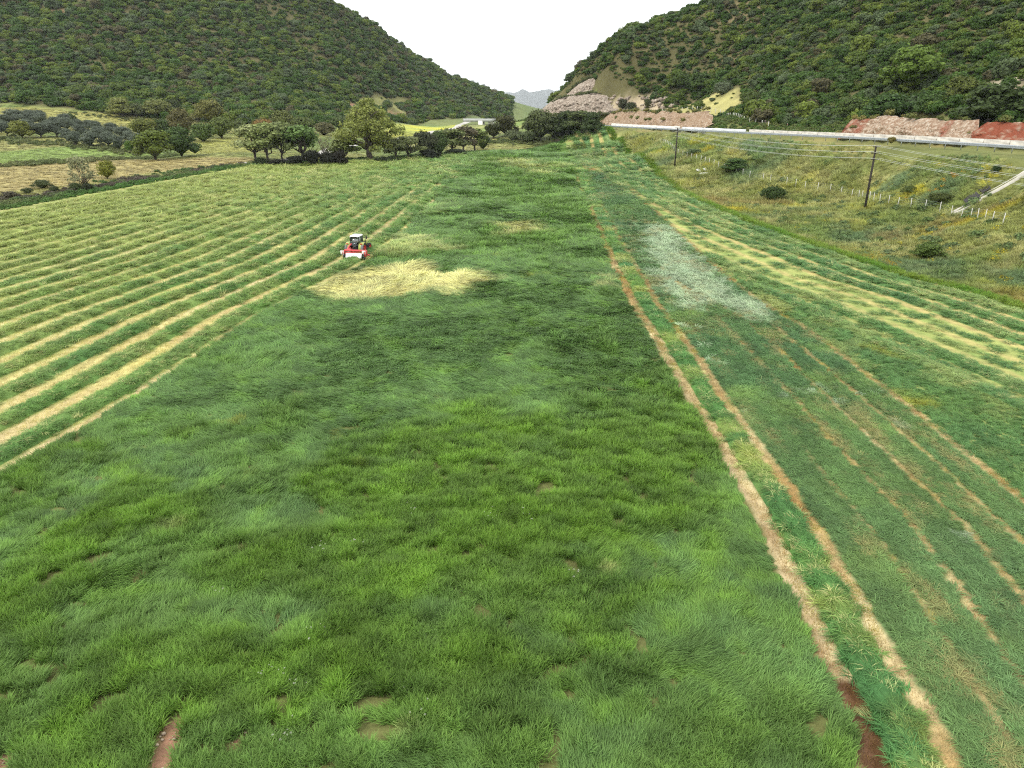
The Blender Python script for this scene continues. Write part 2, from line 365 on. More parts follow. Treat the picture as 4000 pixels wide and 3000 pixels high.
LB = poly((0, 1028), (300, 852), (560, 682), (700, 612), (800, 562), (880, 492), (960, 412), (1030, 356), (1075, 325))
LB = np.vstack([[LB[0] - (LB[1] - LB[0]) / np.linalg.norm(LB[1] - LB[0]) * 60], LB])
LBY = LB[np.argsort(LB[:, 1])]
xB = lambda y: np.interp(y, LBY[:, 1], LBY[:, 0])
xL = lambda y: -96 + 0.25 * (np.asarray(y, float) - 134)
xR = lambda y: np.interp(y, RE[:, 1], RE[:, 0])
xT1 = lambda y: np.interp(y, T1[::-1, 1], T1[::-1, 0])
xT2 = lambda y: np.interp(y, T2[::-1, 1], T2[::-1, 0])
xTE = lambda y: np.interp(y, TE[::-1, 1], TE[::-1, 0])
NROW = 22
FIELD = np.vstack([LEX, RE[::-1]])
rowL = lambda x, y: (xB(y) - x) / (xB(y) - xL(y)) * NROW
STEPR = 3.4
rowR = lambda x, y: (xR(y) - x) / STEPR
PALE = [(poly((690, 640), (740, 600), (800, 578), (900, 572), (960, 588), (1060, 586), (1066, 612), (1000, 637), (930, 628), (860, 642), (780, 655), (710, 660)), 1.0, 2.2),
        (poly((790, 525), (850, 512), (1000, 518), (990, 540), (860, 552), (800, 555)), 0.5, 3.0), (poly((1066, 492), (1130, 472), (1190, 488), (1160, 512), (1080, 516)), 0.75, 4.0),
        (poly((1075, 350), (1120, 343), (1205, 358), (1215, 388), (1150, 382), (1085, 365)), 0.5, 6.0), (poly((960, 735), (1000, 738), (1010, 780), (975, 780)), 0.4, 1.5),
        (poly((1280, 596), (1330, 590), (1345, 625), (1300, 625)), 0.5, 1.5), (poly((1390, 690), (1420, 730), (1440, 775), (1400, 740)), 0.45, 1.0),
        (poly((640, 750), (690, 735), (700, 760), (650, 790)), 0.3, 1.5), (poly((900, 440), (1010, 430), (980, 470), (880, 480)), 0.25, 4.0), (poly((520, 1155), (560, 1150), (560, 1175), (525, 1180)), 0.35, 0.5),
        (poly((840, 1570), (900, 1560), (910, 1610), (850, 1615)), 0.4, 0.3), (poly((340, 1130), (400, 1130), (400, 1160), (345, 1160)), 0.3, 0.4), (poly((1290, 1230), (1320, 1225), (1325, 1250), (1290, 1255)), 0.5, 0.3)]
SILV = poly((1385, 492), (1430, 483), (1473, 514), (1529, 580), (1586, 632), (1643, 660), (1700, 690), (1660, 700), (1600, 672), (1560, 655), (1500, 668), (1440, 642), (1403, 618), (1420, 580), (1402, 540))
BRIGHT = [poly((600, 1250), (760, 1000), (960, 900), (1180, 880), (1500, 890), (1620, 1080), (1660, 1160), (1500, 1210), (1300, 1210), (1220, 1300), (1000, 1420), (820, 1380), (660, 1330)),
          poly((0, 1180), (200, 1010), (420, 1000), (330, 1120), (120, 1260), (0, 1330)), poly((230, 1659), (330, 1480), (650, 1380), (880, 1420), (760, 1659)), poly((-60, 1500), (200, 1400), (330, 1480), (200, 1659), (-60, 1700))]
DARK = [poly((1180, 1320), (1300, 1230), (1500, 1230), (1690, 1190), (1790, 1420), (1700, 1480), (1400, 1400), (1200, 1420)), poly((640, 560), (1100, 560), (1330, 600), (1500, 880), (1200, 870), (940, 890), (560, 930), (380, 900), (560, 740)),
        poly((800, 1480), (1000, 1420), (1150, 1420), (1250, 1560), (1150, 1659), (900, 1640)), poly((330, 930), (560, 960), (740, 1000), (700, 1060), (480, 1040), (300, 1000))]
SOIL = [poly((318, 1690), (322, 1625), (352, 1572), (390, 1548), (398, 1570), (385, 1600), (370, 1690)), poly((-20, 1700), (-20, 1640), (25, 1618), (40, 1640), (20, 1690)), poly((62, 1558), (90, 1530), (96, 1545), (70, 1568)),
        poly((480, 1610), (530, 1580), (540, 1588), (490, 1620)), poly((640, 1335), (655, 1310), (662, 1318), (648, 1342)), poly((85, 1610), (100, 1592), (108, 1600), (92, 1620))]
C_BRI = srgb(118, 156, 60); C_MID = srgb(118, 152, 74); C_BLU = srgb(114, 150, 86); C_DRK = srgb(104, 138, 82); C_PAL = srgb(228, 226, 156); C_TAN = srgb(218, 202, 156); C_BRN = srgb(150, 112, 68); C_SIL = srgb(196, 218, 180); C_YEL = srgb(216, 214, 80); C_SOIL = srgb(168, 128, 104)
def mixc(c, d, t): t = np.broadcast_to(np.clip(t, 0, 1), (len(c),))[:, None]; return c * (1 - t) + np.asarray(d) * t
def soft(x, y, P, w, amp=0.8, s=2.0, seed=5):
    d = sdist(x, y, P); return 1 - sstep(-w, w, d + (fbm(x, y, s, seed) - 0.5) * 2 * amp * w * 2)
def crop_look(x, y):
    """colour, and how far the crop is laid over (0 stands, 1 lies), at places in the uncut crop"""
    n1 = fbm(x, y, 16, 11); n2 = fbm(x, y, 3.2, 17); n3 = fbm(x, y, 1.1, 23, 2)
    b = np.zeros(len(x)); d = np.zeros(len(x))
    for P in BRIGHT: b = np.maximum(b, soft(x, y, P, 4.0, 1.2, 3.5))
    for P in DARK: d = np.maximum(d, soft(x, y, P, 4.5, 1.2, 4))
    lod = np.clip(0.55 + 1.3 * (n1 - 0.5) + 0.7 * (n2 - 0.5) - 0.75 * b + 0.45 * d, 0, 1)
    c = mixc(np.repeat(C_MID[None], len(x), 0), C_BLU, lod * np.interp(y, [15, 45], [.75, 1.1])); c = mixc(c, C_DRK, np.clip((d * 0.5 + (n2 - 0.5)), 0, 0.6) * (y < 45)); c = mixc(c, C_BRI, np.clip(b * 0.6 + 0.9 * (n2 - 0.5) + 1.3 * (n3 - 0.5), 0, 1))
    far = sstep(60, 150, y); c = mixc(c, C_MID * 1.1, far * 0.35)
    pale = np.zeros(len(x))
    for P, k, w in PALE: pale = np.maximum(pale, k * soft(x, y, P, w, 0.8, 2.0 + w))
    pn = np.clip(pale * 1.25 - 0.55 * (fbm(x, y, 1.4, 31)), 0, 1); c = mixc(c, C_PAL, pn * 1.2)
    yy = sstep(0.74, 0.84, fbm(x, y, 2.3, 41)) * sstep(0.5, 0.7, fbm(x, y, 14, 43)); c = mixc(c, C_YEL * 0.7, yy * 0.4)
    c = c * (0.70 + 0.60 * n3)[:, None] * (0.68 + 0.64 * fbm(x, y, 2.2, 47, 5))[:, None]
    return c, np.maximum(lod, pale * 0.8)
# ------------------------------------------------------------------ ground
def groundmat(name, nscale=1.5, amt=0.35, bump=0.3):
    m, n, out = nmat(name); L = n.links.new
    a = n.nodes.new('ShaderNodeAttribute'); a.attribute_name = 'col'
    t = n.nodes.new('ShaderNodeNewGeometry')
    z1 = n.nodes.new('ShaderNodeTexNoise'); z1.inputs['Scale'].default_value = nscale; z1.inputs['Detail'].default_value = 8; z1.inputs['Roughness'].default_value = 0.7
    z2 = n.nodes.new('ShaderNodeTexNoise'); z2.inputs['Scale'].default_value = nscale * 0.13; z2.inputs['Detail'].default_value = 5
    L(t.outputs['Position'], z1.inputs['Vector']); L(t.outputs['Position'], z2.inputs['Vector'])
    s = n.nodes.new('ShaderNodeMath'); s.operation = 'ADD'; L(z1.outputs['Fac'], s.inputs[0]); L(z2.outputs['Fac'], s.inputs[1])
    r = n.nodes.new('ShaderNodeMapRange'); r.inputs['From Min'].default_value = 0.65; r.inputs['From Max'].default_value = 1.35; r.inputs['To Min'].default_value = 1 - amt; r.inputs['To Max'].default_value = 1 + amt
    L(s.outputs[0], r.inputs['Value'])
    mu = n.nodes.new('ShaderNodeVectorMath'); mu.operation = 'SCALE'; L(a.outputs['Color'], mu.inputs[0]); L(r.outputs[0], mu.inputs['Scale'])
    b = n.nodes.new('ShaderNodeBsdfPrincipled'); L(mu.outputs[0], b.inputs['Base Color']); b.inputs['Roughness'].default_value = 0.95; b.inputs['Specular IOR Level'].default_value = 0.1
    bp = n.nodes.new('ShaderNodeBump'); bp.inputs['Strength'].default_value = bump; bp.inputs['Distance'].default_value = 0.15; L(z1.outputs['Fac'], bp.inputs['Height']); L(bp.outputs[0], b.inputs['Normal'])
    L(b.outputs[0], out.inputs[0]); return m
G = 0.82                                                         # leaves and straw: from the look in the open to base colour
def gridmesh(xs, ys, zf, colf, keep=None):
    X, Y = np.meshgrid(xs, ys); x = X.ravel(); y = Y.ravel(); z = zf(x, y); nx = len(xs); i = np.arange((len(ys) - 1) * (nx - 1)); r = i // (nx - 1); c = i % (nx - 1); a = r * nx + c
    Q = np.stack([a, a + 1, a + nx + 1, a + nx], 1)
    if keep is not None: Q = Q[keep(x[Q].mean(1), y[Q].mean(1))]
    u, inv = np.unique(Q, return_inverse=True); Q = inv.reshape(-1, 4); x, y, z = x[u], y[u], z[u]
    return np.stack([x, y, z], 1), Q, colf(x, y)
# zones of the wider land
Z_TAN = poly((-40, 362), (150, 350), (330, 345), (540, 341), (560, 348), (330, 372), (200, 395), (60, 412), (-40, 422))
Z_GRN = poly((-40, 330), (120, 318), (260, 321), (310, 335), (160, 346), (-40, 358))
Z_YEL1 = poly((-40, 232), (70, 232), (150, 240), (300, 252), (380, 262), (420, 270), (270, 278), (110, 262), (-40, 250))
Z_YEL2 = poly((420, 310), (520, 292), (560, 296), (560, 330), (420, 335), (400, 325))
Z_YEL3 = poly((826, 270), (1000, 268), (1005, 280), (940, 292), (830, 300))
Z_CLR = poly((765, 219), (803, 219), (818, 211), (866, 209), (886, 215), (848, 226), (890, 249), (800, 229))
Z_CLR2 = poly((1420, 239), (1500, 216), (1595, 193), (1605, 236), (1540, 252), (1470, 244))
Z_SCREE = poly((1312, 226), (1345, 212), (1400, 206), (1440, 214), (1425, 240), (1345, 240))
Z_SCR2 = poly((2130, 190), (2190, 180), (2212, 185), (2212, 205), (2140, 205))
D_EARTH = [poly((829, 239), (883, 250), (869, 256), (848, 257), (834, 254)), poly((753, 223), (775, 232), (768, 244), (755, 240)), poly((95, 18), (150, 24), (180, 36), (110, 30))]
Q_UP = poly((1222, 206), (1236, 192), (1272, 172), (1290, 168), (1300, 177), (1316, 188), (1320, 197), (1298, 201), (1266, 203), (1234, 207))
Q_LOW = poly((1178, 241), (1192, 222), (1210, 213), (1262, 206), (1298, 202), (1320, 206), (1338, 214), (1346, 224), (1350, 237), (1336, 239), (1286, 237), (1226, 239))
def hillmask(x, y):
    """1 on the wooded hillsides"""
    l = sstep(0, 1, (y - HL(x)) / 8.0 + 0.5) * (x < 0); r = sdist(x, y, HILL_R) < 0; return np.maximum(l, r)
HLP = np.array([(-900, 380), (-420, 400)] + [tuple(at(*p)[0][:2]) for p in [(0, 222), (80, 232), (160, 238), (240, 248), (330, 253), (420, 262), (520, 268), (620, 272), (700, 272), (800, 268), (860, 262), (930, 258), (1000, 256), (1050, 252)]])
HLP = HLP[np.argsort(HLP[:, 0])]
HL = lambda x: np.interp(x, HLP[:, 0], HLP[:, 1])
HILL_R = np.vstack([poly((1176, 240), (1225, 232), (1300, 236), (1380, 238), (1440, 238), (1520, 236), (1600, 250), (1640, 268), (1720, 272), (1810, 268), (1860, 260), (1985, 254), (2080, 270), (2212, 276)), [(260, 190), (420, 300), (420, 640), (60, 700), (40, 520)]])
CG_DRY = srgb(162, 162, 100); CG_GRN = srgb(116, 142, 76); CG_HILL = srgb(100, 96, 64); CG_VER = srgb(112, 116, 68)
def land_col(x, y):
    n = len(x); n1 = fbm(x, y, 30, 51); n2 = fbm(x, y, 5, 57)
    c = np.repeat(CG_DRY[None], n, 0); c = mixc(c, CG_GRN, sstep(0.35, 0.75, n1) * 0.8)
    for P, k, w in ((Z_YEL1, srgb(174, 172, 102), 3), (Z_YEL2, srgb(172, 174, 100), 3), (Z_TAN, srgb(180, 168, 114), 2), (Z_GRN, srgb(146, 168, 92), 3)):
        c = mixc(c, k, soft(x, y, P, w, 0.6, 5))
    yl = soft(x, y, Z_YEL3, 6, 0.5, 8); c = mixc(c, srgb(170, 178, 90), yl); c = mixc(c, srgb(210, 202, 70), yl * .75 * sstep(0.52, 0.66, fbm(x * 0.35, y, 9, 61)))
    hm = hillmask(x, y); c = mixc(c, mixc(np.repeat(CG_HILL[None], n, 0), srgb(132, 120, 88), sstep(.5, .7, fbm(x, y, 18, 63)) * (x > 0)), hm)
    rv = sstep(0, 4, x - xR(y)) * (y < 380) * (1 - hm) * (x < 140); c = mixc(c, CG_VER, rv * 0.9); c = mixc(c, srgb(160, 142, 90), rv * sstep(0.6, 0.75, fbm(x, y, 14, 71)) * 0.5)
    for P, k in ((Z_CLR, srgb(140, 140, 88)), (Z_CLR2, srgb(176, 170, 110)), (Z_SCREE, srgb(184, 168, 140)), (Z_SCR2, srgb(186, 174, 150))): c = mixc(c, k, soft(x, y, P, 2.5, 0.8, 4))
    for P in D_EARTH: c = mixc(c, srgb(168, 130, 104), soft(x, y, P, 3, 0.8, 5))
    dr = sdist(x, y, RDL[::3], False); c = mixc(c, srgb(140, 132, 90), (1 - sstep(9, 24, dr)) * (sdist(x, y, RDL[::3] + RDN[::3] * 10, False) < dr) * 0.7)
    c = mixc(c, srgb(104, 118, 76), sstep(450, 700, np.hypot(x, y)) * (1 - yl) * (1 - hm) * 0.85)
    return np.c_[c * G * (0.88 + 0.24 * n2)[:, None], np.ones(n)]
gs = lambda a, b, s, g: np.array([a + s * (g ** k - 1) / (g - 1) for k in range(400) if a + s * (g ** k - 1) / (g - 1) < b] + [b])
xs = np.unique(np.round(np.r_[-gs(340, 9000, 4, 1.13)[::-1], np.arange(-340, 280, 2.0), gs(280, 9000, 4, 1.13)], 3))
ys = np.unique(np.round(np.r_[-gs(30, 1500, 6, 1.3)[::-1], np.arange(-30, 520, 2.0), gs(520, 17000, 4, 1.09)], 3))
FIN = np.vstack([FIELD])
def land_z(x, y):
    z = H(x, y); d = sdist(x, y, FIELD); z = z - 0.9 * (d < -3.0)
    hill = hillmask(x, y); z = z + (fbm(x, y, 38, 81) - 0.5) * 7 * hill
    dr = sdist(x, y, RDL[::3] + RDN[::3] * 10, False)
    return z - 1.2 * (1 - sstep(11, 13, dr)) * (y < 460)
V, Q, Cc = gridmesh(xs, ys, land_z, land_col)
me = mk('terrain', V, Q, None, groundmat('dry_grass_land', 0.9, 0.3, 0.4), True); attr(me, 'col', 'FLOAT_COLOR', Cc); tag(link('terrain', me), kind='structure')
# ------------------------------------------------------------------ the hay field: soil and stubble under the crop
TRK = [(T1, .48, 1.0), (T2, .38, 1.0), (TE, .34, .9), (TB, .20, .8), (TC, .2, .75), (TD, .17, .7), (TF, .16, .65)]
TLIM = {3: 72, 4: 92, 5: 118, 6: 40}
def field_base(x, y):
    n1 = fbm(x, y, 2.0, 91); n2 = fbm(x, y, 9, 93); n3 = fbm(x, y, .7, 95, 2); n = len(x)
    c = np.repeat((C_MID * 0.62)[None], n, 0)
    l = (x < xB(y)); f = rowL(x, y); near = np.clip(1.15 - f / 14, 0.0, 1) 
    ph = np.abs(f - np.round(f)); st = 1 - sstep(0.13, 0.24, ph + (n1 - .5) * 0.12)
    tone = mixc(np.repeat(C_TAN[None], n, 0), srgb(206, 200, 118), np.clip(fbm(np.round(f) * 7.3, y * 0.05, 1, 97) * 1.6 - .4, 0, 1)); tone = mixc(tone, srgb(196, 168, 128), np.clip(1.6 * n2 - 0.5, 0, .6))
    cl = mixc(np.repeat(srgb(140, 160, 88)[None], n, 0), srgb(170, 178, 104), n1); cl = mixc(cl, tone.mean(0), 0.12); cl = cl * (1 - (st * (0.35 + 0.65 * near))[:, None]) + tone * (st * (0.35 + 0.65 * near))[:, None]
    c[l] = cl[l]
    r = x > xTE(y); g = rowR(x, y); ph = np.abs(g - np.round(g)); st = 1 - sstep(0.10, 0.22, ph + (n1 - .5) * 0.14)
    cr_ = mixc(np.repeat(srgb(124, 150, 80)[None], n, 0), srgb(176, 180, 108), n1 * 1.2 - .1); cr_ = mixc(cr_, srgb(204, 178, 122), st * np.clip(1.3 - np.round(g) * 0.16, .15, 1) * (0.6 + .4 * n2)); c[r] = cr_[r]
    m = (x > xT2(y)) & ~r; c[m] = mixc(c[m], srgb(108, 134, 84), np.ones(m.sum()))
    c = mixc(c, srgb(176, 150, 104), m * sstep(0.55, 0.72, fbm(x, y, 5, 99)) * sstep(34, 22, y) * 0.7)
    for k, (P, w, a) in enumerate(TRK):
        d = sdist(x, y, P, False) + (n1 - .5) * 0.35 + (n3 - .5) * .25; t = (1 - sstep(w * 0.75, w * 1.3, d)) * a
        if k in TLIM: t = t * (1 - sstep(TLIM[k] - 12, TLIM[k] + 6, y))
        tonk = mixc(np.repeat(C_TAN[None], n, 0), srgb(176, 136, 74), np.clip(1.8 * fbm(x, y, 7, 101 + k) - .45, 0, .8)); tonk = mixc(tonk, C_BRN * .8, sstep(0.62, .74, n1) * .5)
        c = c * (1 - t[:, None]) + tonk * t[:, None]
    c = mixc(c, srgb(92, 66, 44), (1 - sstep(.3, .7, sdist(x, y, T1, False))) * (y < 20.5))
    burn = np.maximum(soft(x, y, poly((1330, 520), (1350, 528), (1372, 575), (1362, 580)), .5), 0.8 * soft(x, y, poly((1300, 535), (1312, 530), (1330, 570), (1322, 575)), .5)); c = mixc(c, srgb(98, 76, 64), burn * sstep(.3, .6, n1))
    for P in [poly((1400, 420), (1440, 445), (1480, 468), (1440, 450)), poly((1310, 375), (1345, 398), (1420, 445), (1370, 418))]: c = mixc(c, srgb(104, 88, 62), soft(x, y, P, .8) * .8)
    s = np.zeros(n)
    for P in SOIL: s = np.maximum(s, soft(x, y, P, .12, .8, .5))
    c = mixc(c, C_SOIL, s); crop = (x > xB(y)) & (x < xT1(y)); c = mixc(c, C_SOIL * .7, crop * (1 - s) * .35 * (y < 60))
    return np.c_[c * G, np.ones(n)]
xs = np.r_[np.arange(-136, -34, .8), np.arange(-34, 32, .3), np.arange(32, 68, .5)]; ys = np.r_[np.arange(9, 60, .25), np.arange(60, 130, .6), np.arange(130, 324, 1.2)]
def keepf(x, y): return (sdist(x, y, FIELD) < 0.9) & (np.abs(x) < 0.82 * y + 14)
V, Q, Cc = gridmesh(xs, ys, lambda x, y: H(x, y) + 0.06 * (fbm(x, y, 1.5, 5) - .5), field_base, keepf)
me = mk('hay_field', V, Q, None, groundmat('stubble_ground', 9.0, 0.42, 0.5), True); attr(me, 'col', 'FLOAT_COLOR', Cc); tag(link('hay_field', me), kind='structure')
# ------------------------------------------------------------------ uncut crop
def P3(x, y, dz=0.0): return np.stack([x, y, H(x, y) + dz], 1)
def flow(x, y): return (fbm(x, y, 11, 111) - 0.5) * 9 + (fbm(x, y, 2.6, 113) - .5) * 3.2 + 2.6
def soilmask(x, y):
    s = np.zeros(len(x), bool)
    for P in SOIL: s |= (sdist(x, y, P) + (fbm(x, y, .5, 3) - .5) * .3) < 0.03
    return s
x, y = spread_pts(-60, 40, 9.5, 318, .20, .0062)
dw = sdist(x, y, T1, False); ok = (x > xB(y) + .3) & (x < xT1(y)) & (dw > .52 + .35 * fbm(x, y, 1, 7)) & (sdist(x, y, FIELD) < -1) & ~soilmask(x, y)
gap = fbm(x, y, .75, 121, 2); ok &= ~((gap < .30) & (y < 60)); x, y = x[ok], y[ok]
c, lod = crop_look(x, y); sc = np.maximum(.20, .0062 * y) / .20; hgt = (0.48 + 1.05 * fbm(x, y, .8, 131, 2)) * (1 + 0.25 * (fbm(x, y, 6, 133) - .5))
lk = lod + rng.normal(0, .16, len(x)); kind = np.where(lk > .72, 2, np.where(lk > .36, 1, 0)); names = ['stand', 'lodge', 'flat']
idx = np.empty(len(x), int)
for k, nme in enumerate(names): m = kind == k; idx[m] = np.array(NLIB[nme])[rng.integers(0, 4, m.sum())]
fy = flow(x, y) + rng.normal(0, .30, len(x))
shr = np.clip(1.0 / sc ** 0.55, .4, 1)
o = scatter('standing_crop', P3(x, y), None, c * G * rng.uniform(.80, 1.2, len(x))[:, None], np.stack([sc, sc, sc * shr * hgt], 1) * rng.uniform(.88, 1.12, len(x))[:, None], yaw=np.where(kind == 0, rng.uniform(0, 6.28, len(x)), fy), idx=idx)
tag(o, 'uncut green crop, partly flattened, filling the middle of the field', 'crop', kind='stuff')
# ------------------------------------------------------------------ windrows
M_ROW = groundmat('cut_grass_heap', 5.0, 0.4, 1.0)
def windrow(line, width, height, colf, label, group, dens=1.0, tone=1.0):
    """one long heap of cut grass: a lumpy ridge with loose blades over it"""
    P = resample(line, .8 if line[:, 1].min() < 130 else 1.6)
    if len(P) < 4: return
    nrm = normals2(P); u = np.linspace(-1, 1, 7); x = (P[:, None, 0] + nrm[:, None, 0] * u * width / 2); y = (P[:, None, 1] + nrm[:, None, 1] * u * width / 2)
    wob = (fbm(P[:, 0], P[:, 1], 3, 141) - .5) * .3; x = x + nrm[:, None, 0] * wob[:, None]; y = y + nrm[:, None, 1] * wob[:, None]
    prof = (1 - u ** 2) ** .8; ends = np.minimum(1, np.minimum(np.arange(len(P)), np.arange(len(P))[::-1]) / 3.0); hh = height * (0.55 + .9 * fbm(x.ravel(), y.ravel(), 1.3, 143).reshape(x.shape)) * prof * ends[:, None]
    z = H(x, y) + hh - .02; n, m = x.shape; a = (np.arange(n - 1)[:, None] * m + np.arange(m - 1)).ravel(); Q = np.stack([a, a + 1, a + m + 1, a + m], 1)
    if (nrm[0, 0] * (P[1, 1] - P[0, 1]) - nrm[0, 1] * (P[1, 0] - P[0, 0])) > 0: Q = Q[:, ::-1]
    me = mk('windrow', np.stack([x, y, z], -1).reshape(-1, 3), Q, None, M_ROW, True); cc = colf(x.ravel(), y.ravel()); attr(me, 'col', 'FLOAT_COLOR', np.c_[cc * G * .8, np.ones(len(cc))])
    w = link('windrow', me); tag(w, label, 'windrow', group)
    # loose blades
    ym = np.clip(line[:, 1], 12, 300); sx, sy = [], []
    step = np.maximum(.30, .0062 * P[:, 1]); seg = np.linalg.norm(np.gradient(P, axis=0), axis=1); cnt = rng.poisson(np.clip(seg * width / step ** 2 * dens, 0, 60))
    rep = np.repeat(np.arange(len(P)), cnt)
    if len(rep) < 3: return w
    t = np.clip(rng.normal(0, .46, len(rep)), -1.15, 1.15); along = rng.uniform(-.5, .5, len(rep)) * seg[rep]; tang = np.stack([nrm[:, 1], -nrm[:, 0]], 1)
    px = P[rep, 0] + nrm[rep, 0] * (t * width / 2 + wob[rep]) + tang[rep, 0] * along; py = P[rep, 1] + nrm[rep, 1] * (t * width / 2 + wob[rep]) + tang[rep, 1] * along
    pz = H(px, py) + height * .8 * np.clip(1 - t ** 2, 0, 1) ** .8 * (0.5 + .8 * fbm(px, py, 1.3, 143)) * ends[rep] - .03
    s = np.maximum(.30, .0062 * py) / .30; c = colf(px, py) * (0.72 + .56 * fbm(px, py, .9, 147, 2))[:, None] * rng.uniform(.85, 1.15, len(px))[:, None]
    stray = rng.random(len(px)) < .12; c = mixc(c, C_PAL * .9, stray * .6)
    kidx = np.where(rng.random(len(px)) < .55, np.array(NLIB['flat'])[rng.integers(0, 4, len(px))], np.array(NLIB['hay'])[rng.integers(0, 4, len(px))])
    o = scatter('loose_hay', np.stack([px, py, pz], 1), None, c * G, np.stack([s, s, s * .9], 1) * rng.uniform(.7, 1.15, len(px))[:, None], yaw=np.arctan2(tang[rep, 1], tang[rep, 0]) + rng.normal(0, .7, len(px)) + (fbm(px, py, 3, 149) - .5) * 2, parent=w, idx=kidx); o['kind'] = 'stuff'
    return w
ORD = 'first second third fourth fifth sixth seventh eighth ninth tenth eleventh twelfth thirteenth fourteenth fifteenth sixteenth seventeenth eighteenth nineteenth twentieth'.split()
ORD += ['twenty-first', 'twenty-second']
def inside_runs(P, ins):
    out = []; run = []
    for p, k in zip(P, ins):
        if k: run.append(p)
        elif run: out.append(np.array(run)); run = []
    if run: out.append(np.array(run))
    return max(out, key=len) if out else None
MOW_Y = 92.5                                                     # where the mower is: the first row is cut up to here
for i in range(NROW):
    yy = np.arange(8, 300, .7); f = (i + .5) / NROW; xx = xB(yy) + (xL(yy) - xB(yy)) * f; P = np.stack([xx, yy], 1)
    ins = (sdist(xx, yy, FIELD) < -2.2) & in_view(xx, yy, 12); run = inside_runs(P, ins)
    if run is None or len(run) < 8: continue
    gcol = lambda x, y, i=i: mixc(mixc(np.repeat(srgb(120, 158, 78)[None], len(x), 0), srgb(104, 148, 86), fbm(x, y, 8, 151 + i)), srgb(176, 188, 108), np.clip(.12 + i * .05 + (fbm(x, y, 4, 153 + i) - .5), 0, .85))
    side = 'the uncut crop' if i < 11 else 'the hedge at the field edge'
    k = i if i < 11 else NROW - 1 - i
    lab = f'long heap of cut grass, {ORD[k]} windrow from {side}'
    windrow(run, 2.0 if i < 8 else 1.7, .40 if i < 8 else .27, gcol, lab, 'windrows of cut hay on the mown field')
# right: the heap between the two bare tracks
yy = np.arange(9.5, 200, .6); mid = np.stack([(xT1(yy) + xT2(yy)) / 2, yy], 1)
wid = np.clip(np.mean(xT2(yy) - xT1(yy)), 1, 4)
ggc = lambda x, y: mixc(mixc(np.repeat(srgb(112, 158, 74)[None], len(x), 0), srgb(84, 134, 84), fbm(x, y, 5, 161)), srgb(190, 196, 100), np.clip((fbm(x, y, 2.5, 163) - .45) * 1.8, 0, .8))
windrow(mid, 1.5, .36, ggc, 'cut grass heap running between the two bare straw tracks', 'windrows right of the uncut crop', 1.3)
RROWS = 7
for i in range(RROWS):
    yy = np.arange(40, 316, .8); xx = xR(yy) - STEPR * (i + .5); P = np.stack([xx, yy], 1)
    ins = (sdist(xx, yy, FIELD) < -1.2) & (xx > xTE(yy) + .8) & in_view(xx, yy, 12) & ((yy < 205) | (xx > 12)); run = inside_runs(P, ins)
    if run is None or len(run) < 10: continue
    gr = lambda x, y, i=i: mixc(mixc(np.repeat(srgb(116, 154, 80)[None], len(x), 0), srgb(100, 144, 92), fbm(x, y, 7, 171 + i)), srgb(190, 200, 126), np.clip((fbm(x, y, 4, 173 + i) - .42) * 1.4, 0, .5))
    windrow(run, 2.0, .24, gr, f'low spread windrow of mown grass, {ORD[i]} from the grassy bank', 'windrows right of the uncut crop', .9)
# flat lying swaths between the track and the light mown strip
x, y = spread_pts(0, 80, 9.5, 215, .26, .0062)
ok = (x > xT2(y) + .25) & (x < xTE(y) + 2 * sstep(40, 20, y)) & in_view(x, y, 12)
tm = np.zeros(len(x))
for k, (P, w, a) in enumerate(TRK):
    if k == 0: continue
    d = sdist(x, y, P, False); t = (d < w * (1.0 + .9 * fbm(x, y, .8, 181)) + .06); 
    if k in TLIM: t = t & (y < TLIM[k] - 6 + 12 * fbm(x, y, 3, 183))
    tm = np.maximum(tm, t)
ok &= (tm < .5); bald = sstep(0.55, .72, fbm(x, y, 5, 99)) * sstep(34, 22, y); ok &= rng.random(len(x)) > bald * .6; x, y = x[ok], y[ok]
sv = soft(x, y, SILV, 1.4, 1.0, 2.2); c = mixc(np.repeat(srgb(110, 148, 82)[None], len(x), 0), srgb(96, 138, 90), fbm(x, y, 7, 185)); c = mixc(c, srgb(144, 176, 92), np.clip((fbm(x, y, 3.5, 187) - .5) * 2, 0, .7)); c = mixc(c, srgb(150, 172, 110), sstep(60, 20, y) * .25)
sn = np.clip(sv * 1.5 - .7 * fbm(x, y, .9, 189), 0, 1); c = mixc(c, C_SIL, sn); 
dots = sstep(.72, .8, fbm(x, y, 1.2, 191)) * sstep(.45, .6, fbm(x, y, 8, 193)) * (y > 28) * (y < 75); c = mixc(c, C_SIL, dots * .9)
ux = x - xT2(y); c *= (.70 + .50 * fbm(x, y, .8, 195, 2))[:, None] * (.72 + .56 * fbm(ux, y * .10, .55, 199, 3))[:, None]; c = mixc(c, srgb(186, 170, 116), np.clip((fbm(ux, y * .12, .5, 200, 3) - .60) * 4, 0, .6)); s = np.maximum(.26, .0062 * y) / .26; ang = np.arctan2(T2[8, 1] - T2[20, 1], T2[8, 0] - T2[20, 0])
kdx = np.where(rng.random(len(x)) < .3, np.array(NLIB['hay'])[rng.integers(0, 4, len(x))], np.array(NLIB['flat'])[rng.integers(0, 4, len(x))]); o = scatter('cut_swath', P3(x, y, .02), None, c * G, np.stack([s, s, s * .7], 1) * rng.uniform(.8, 1.15, len(x))[:, None], yaw=ang + math.pi * (rng.random(len(x)) < .5) + rng.normal(0, .45, len(x)) + (fbm(x, y, 4, 197) - .5) * 2.4, idx=kdx)
tag(o, 'flat lying dark green cut grass right of the straw tracks', 'cut grass', kind='stuff')
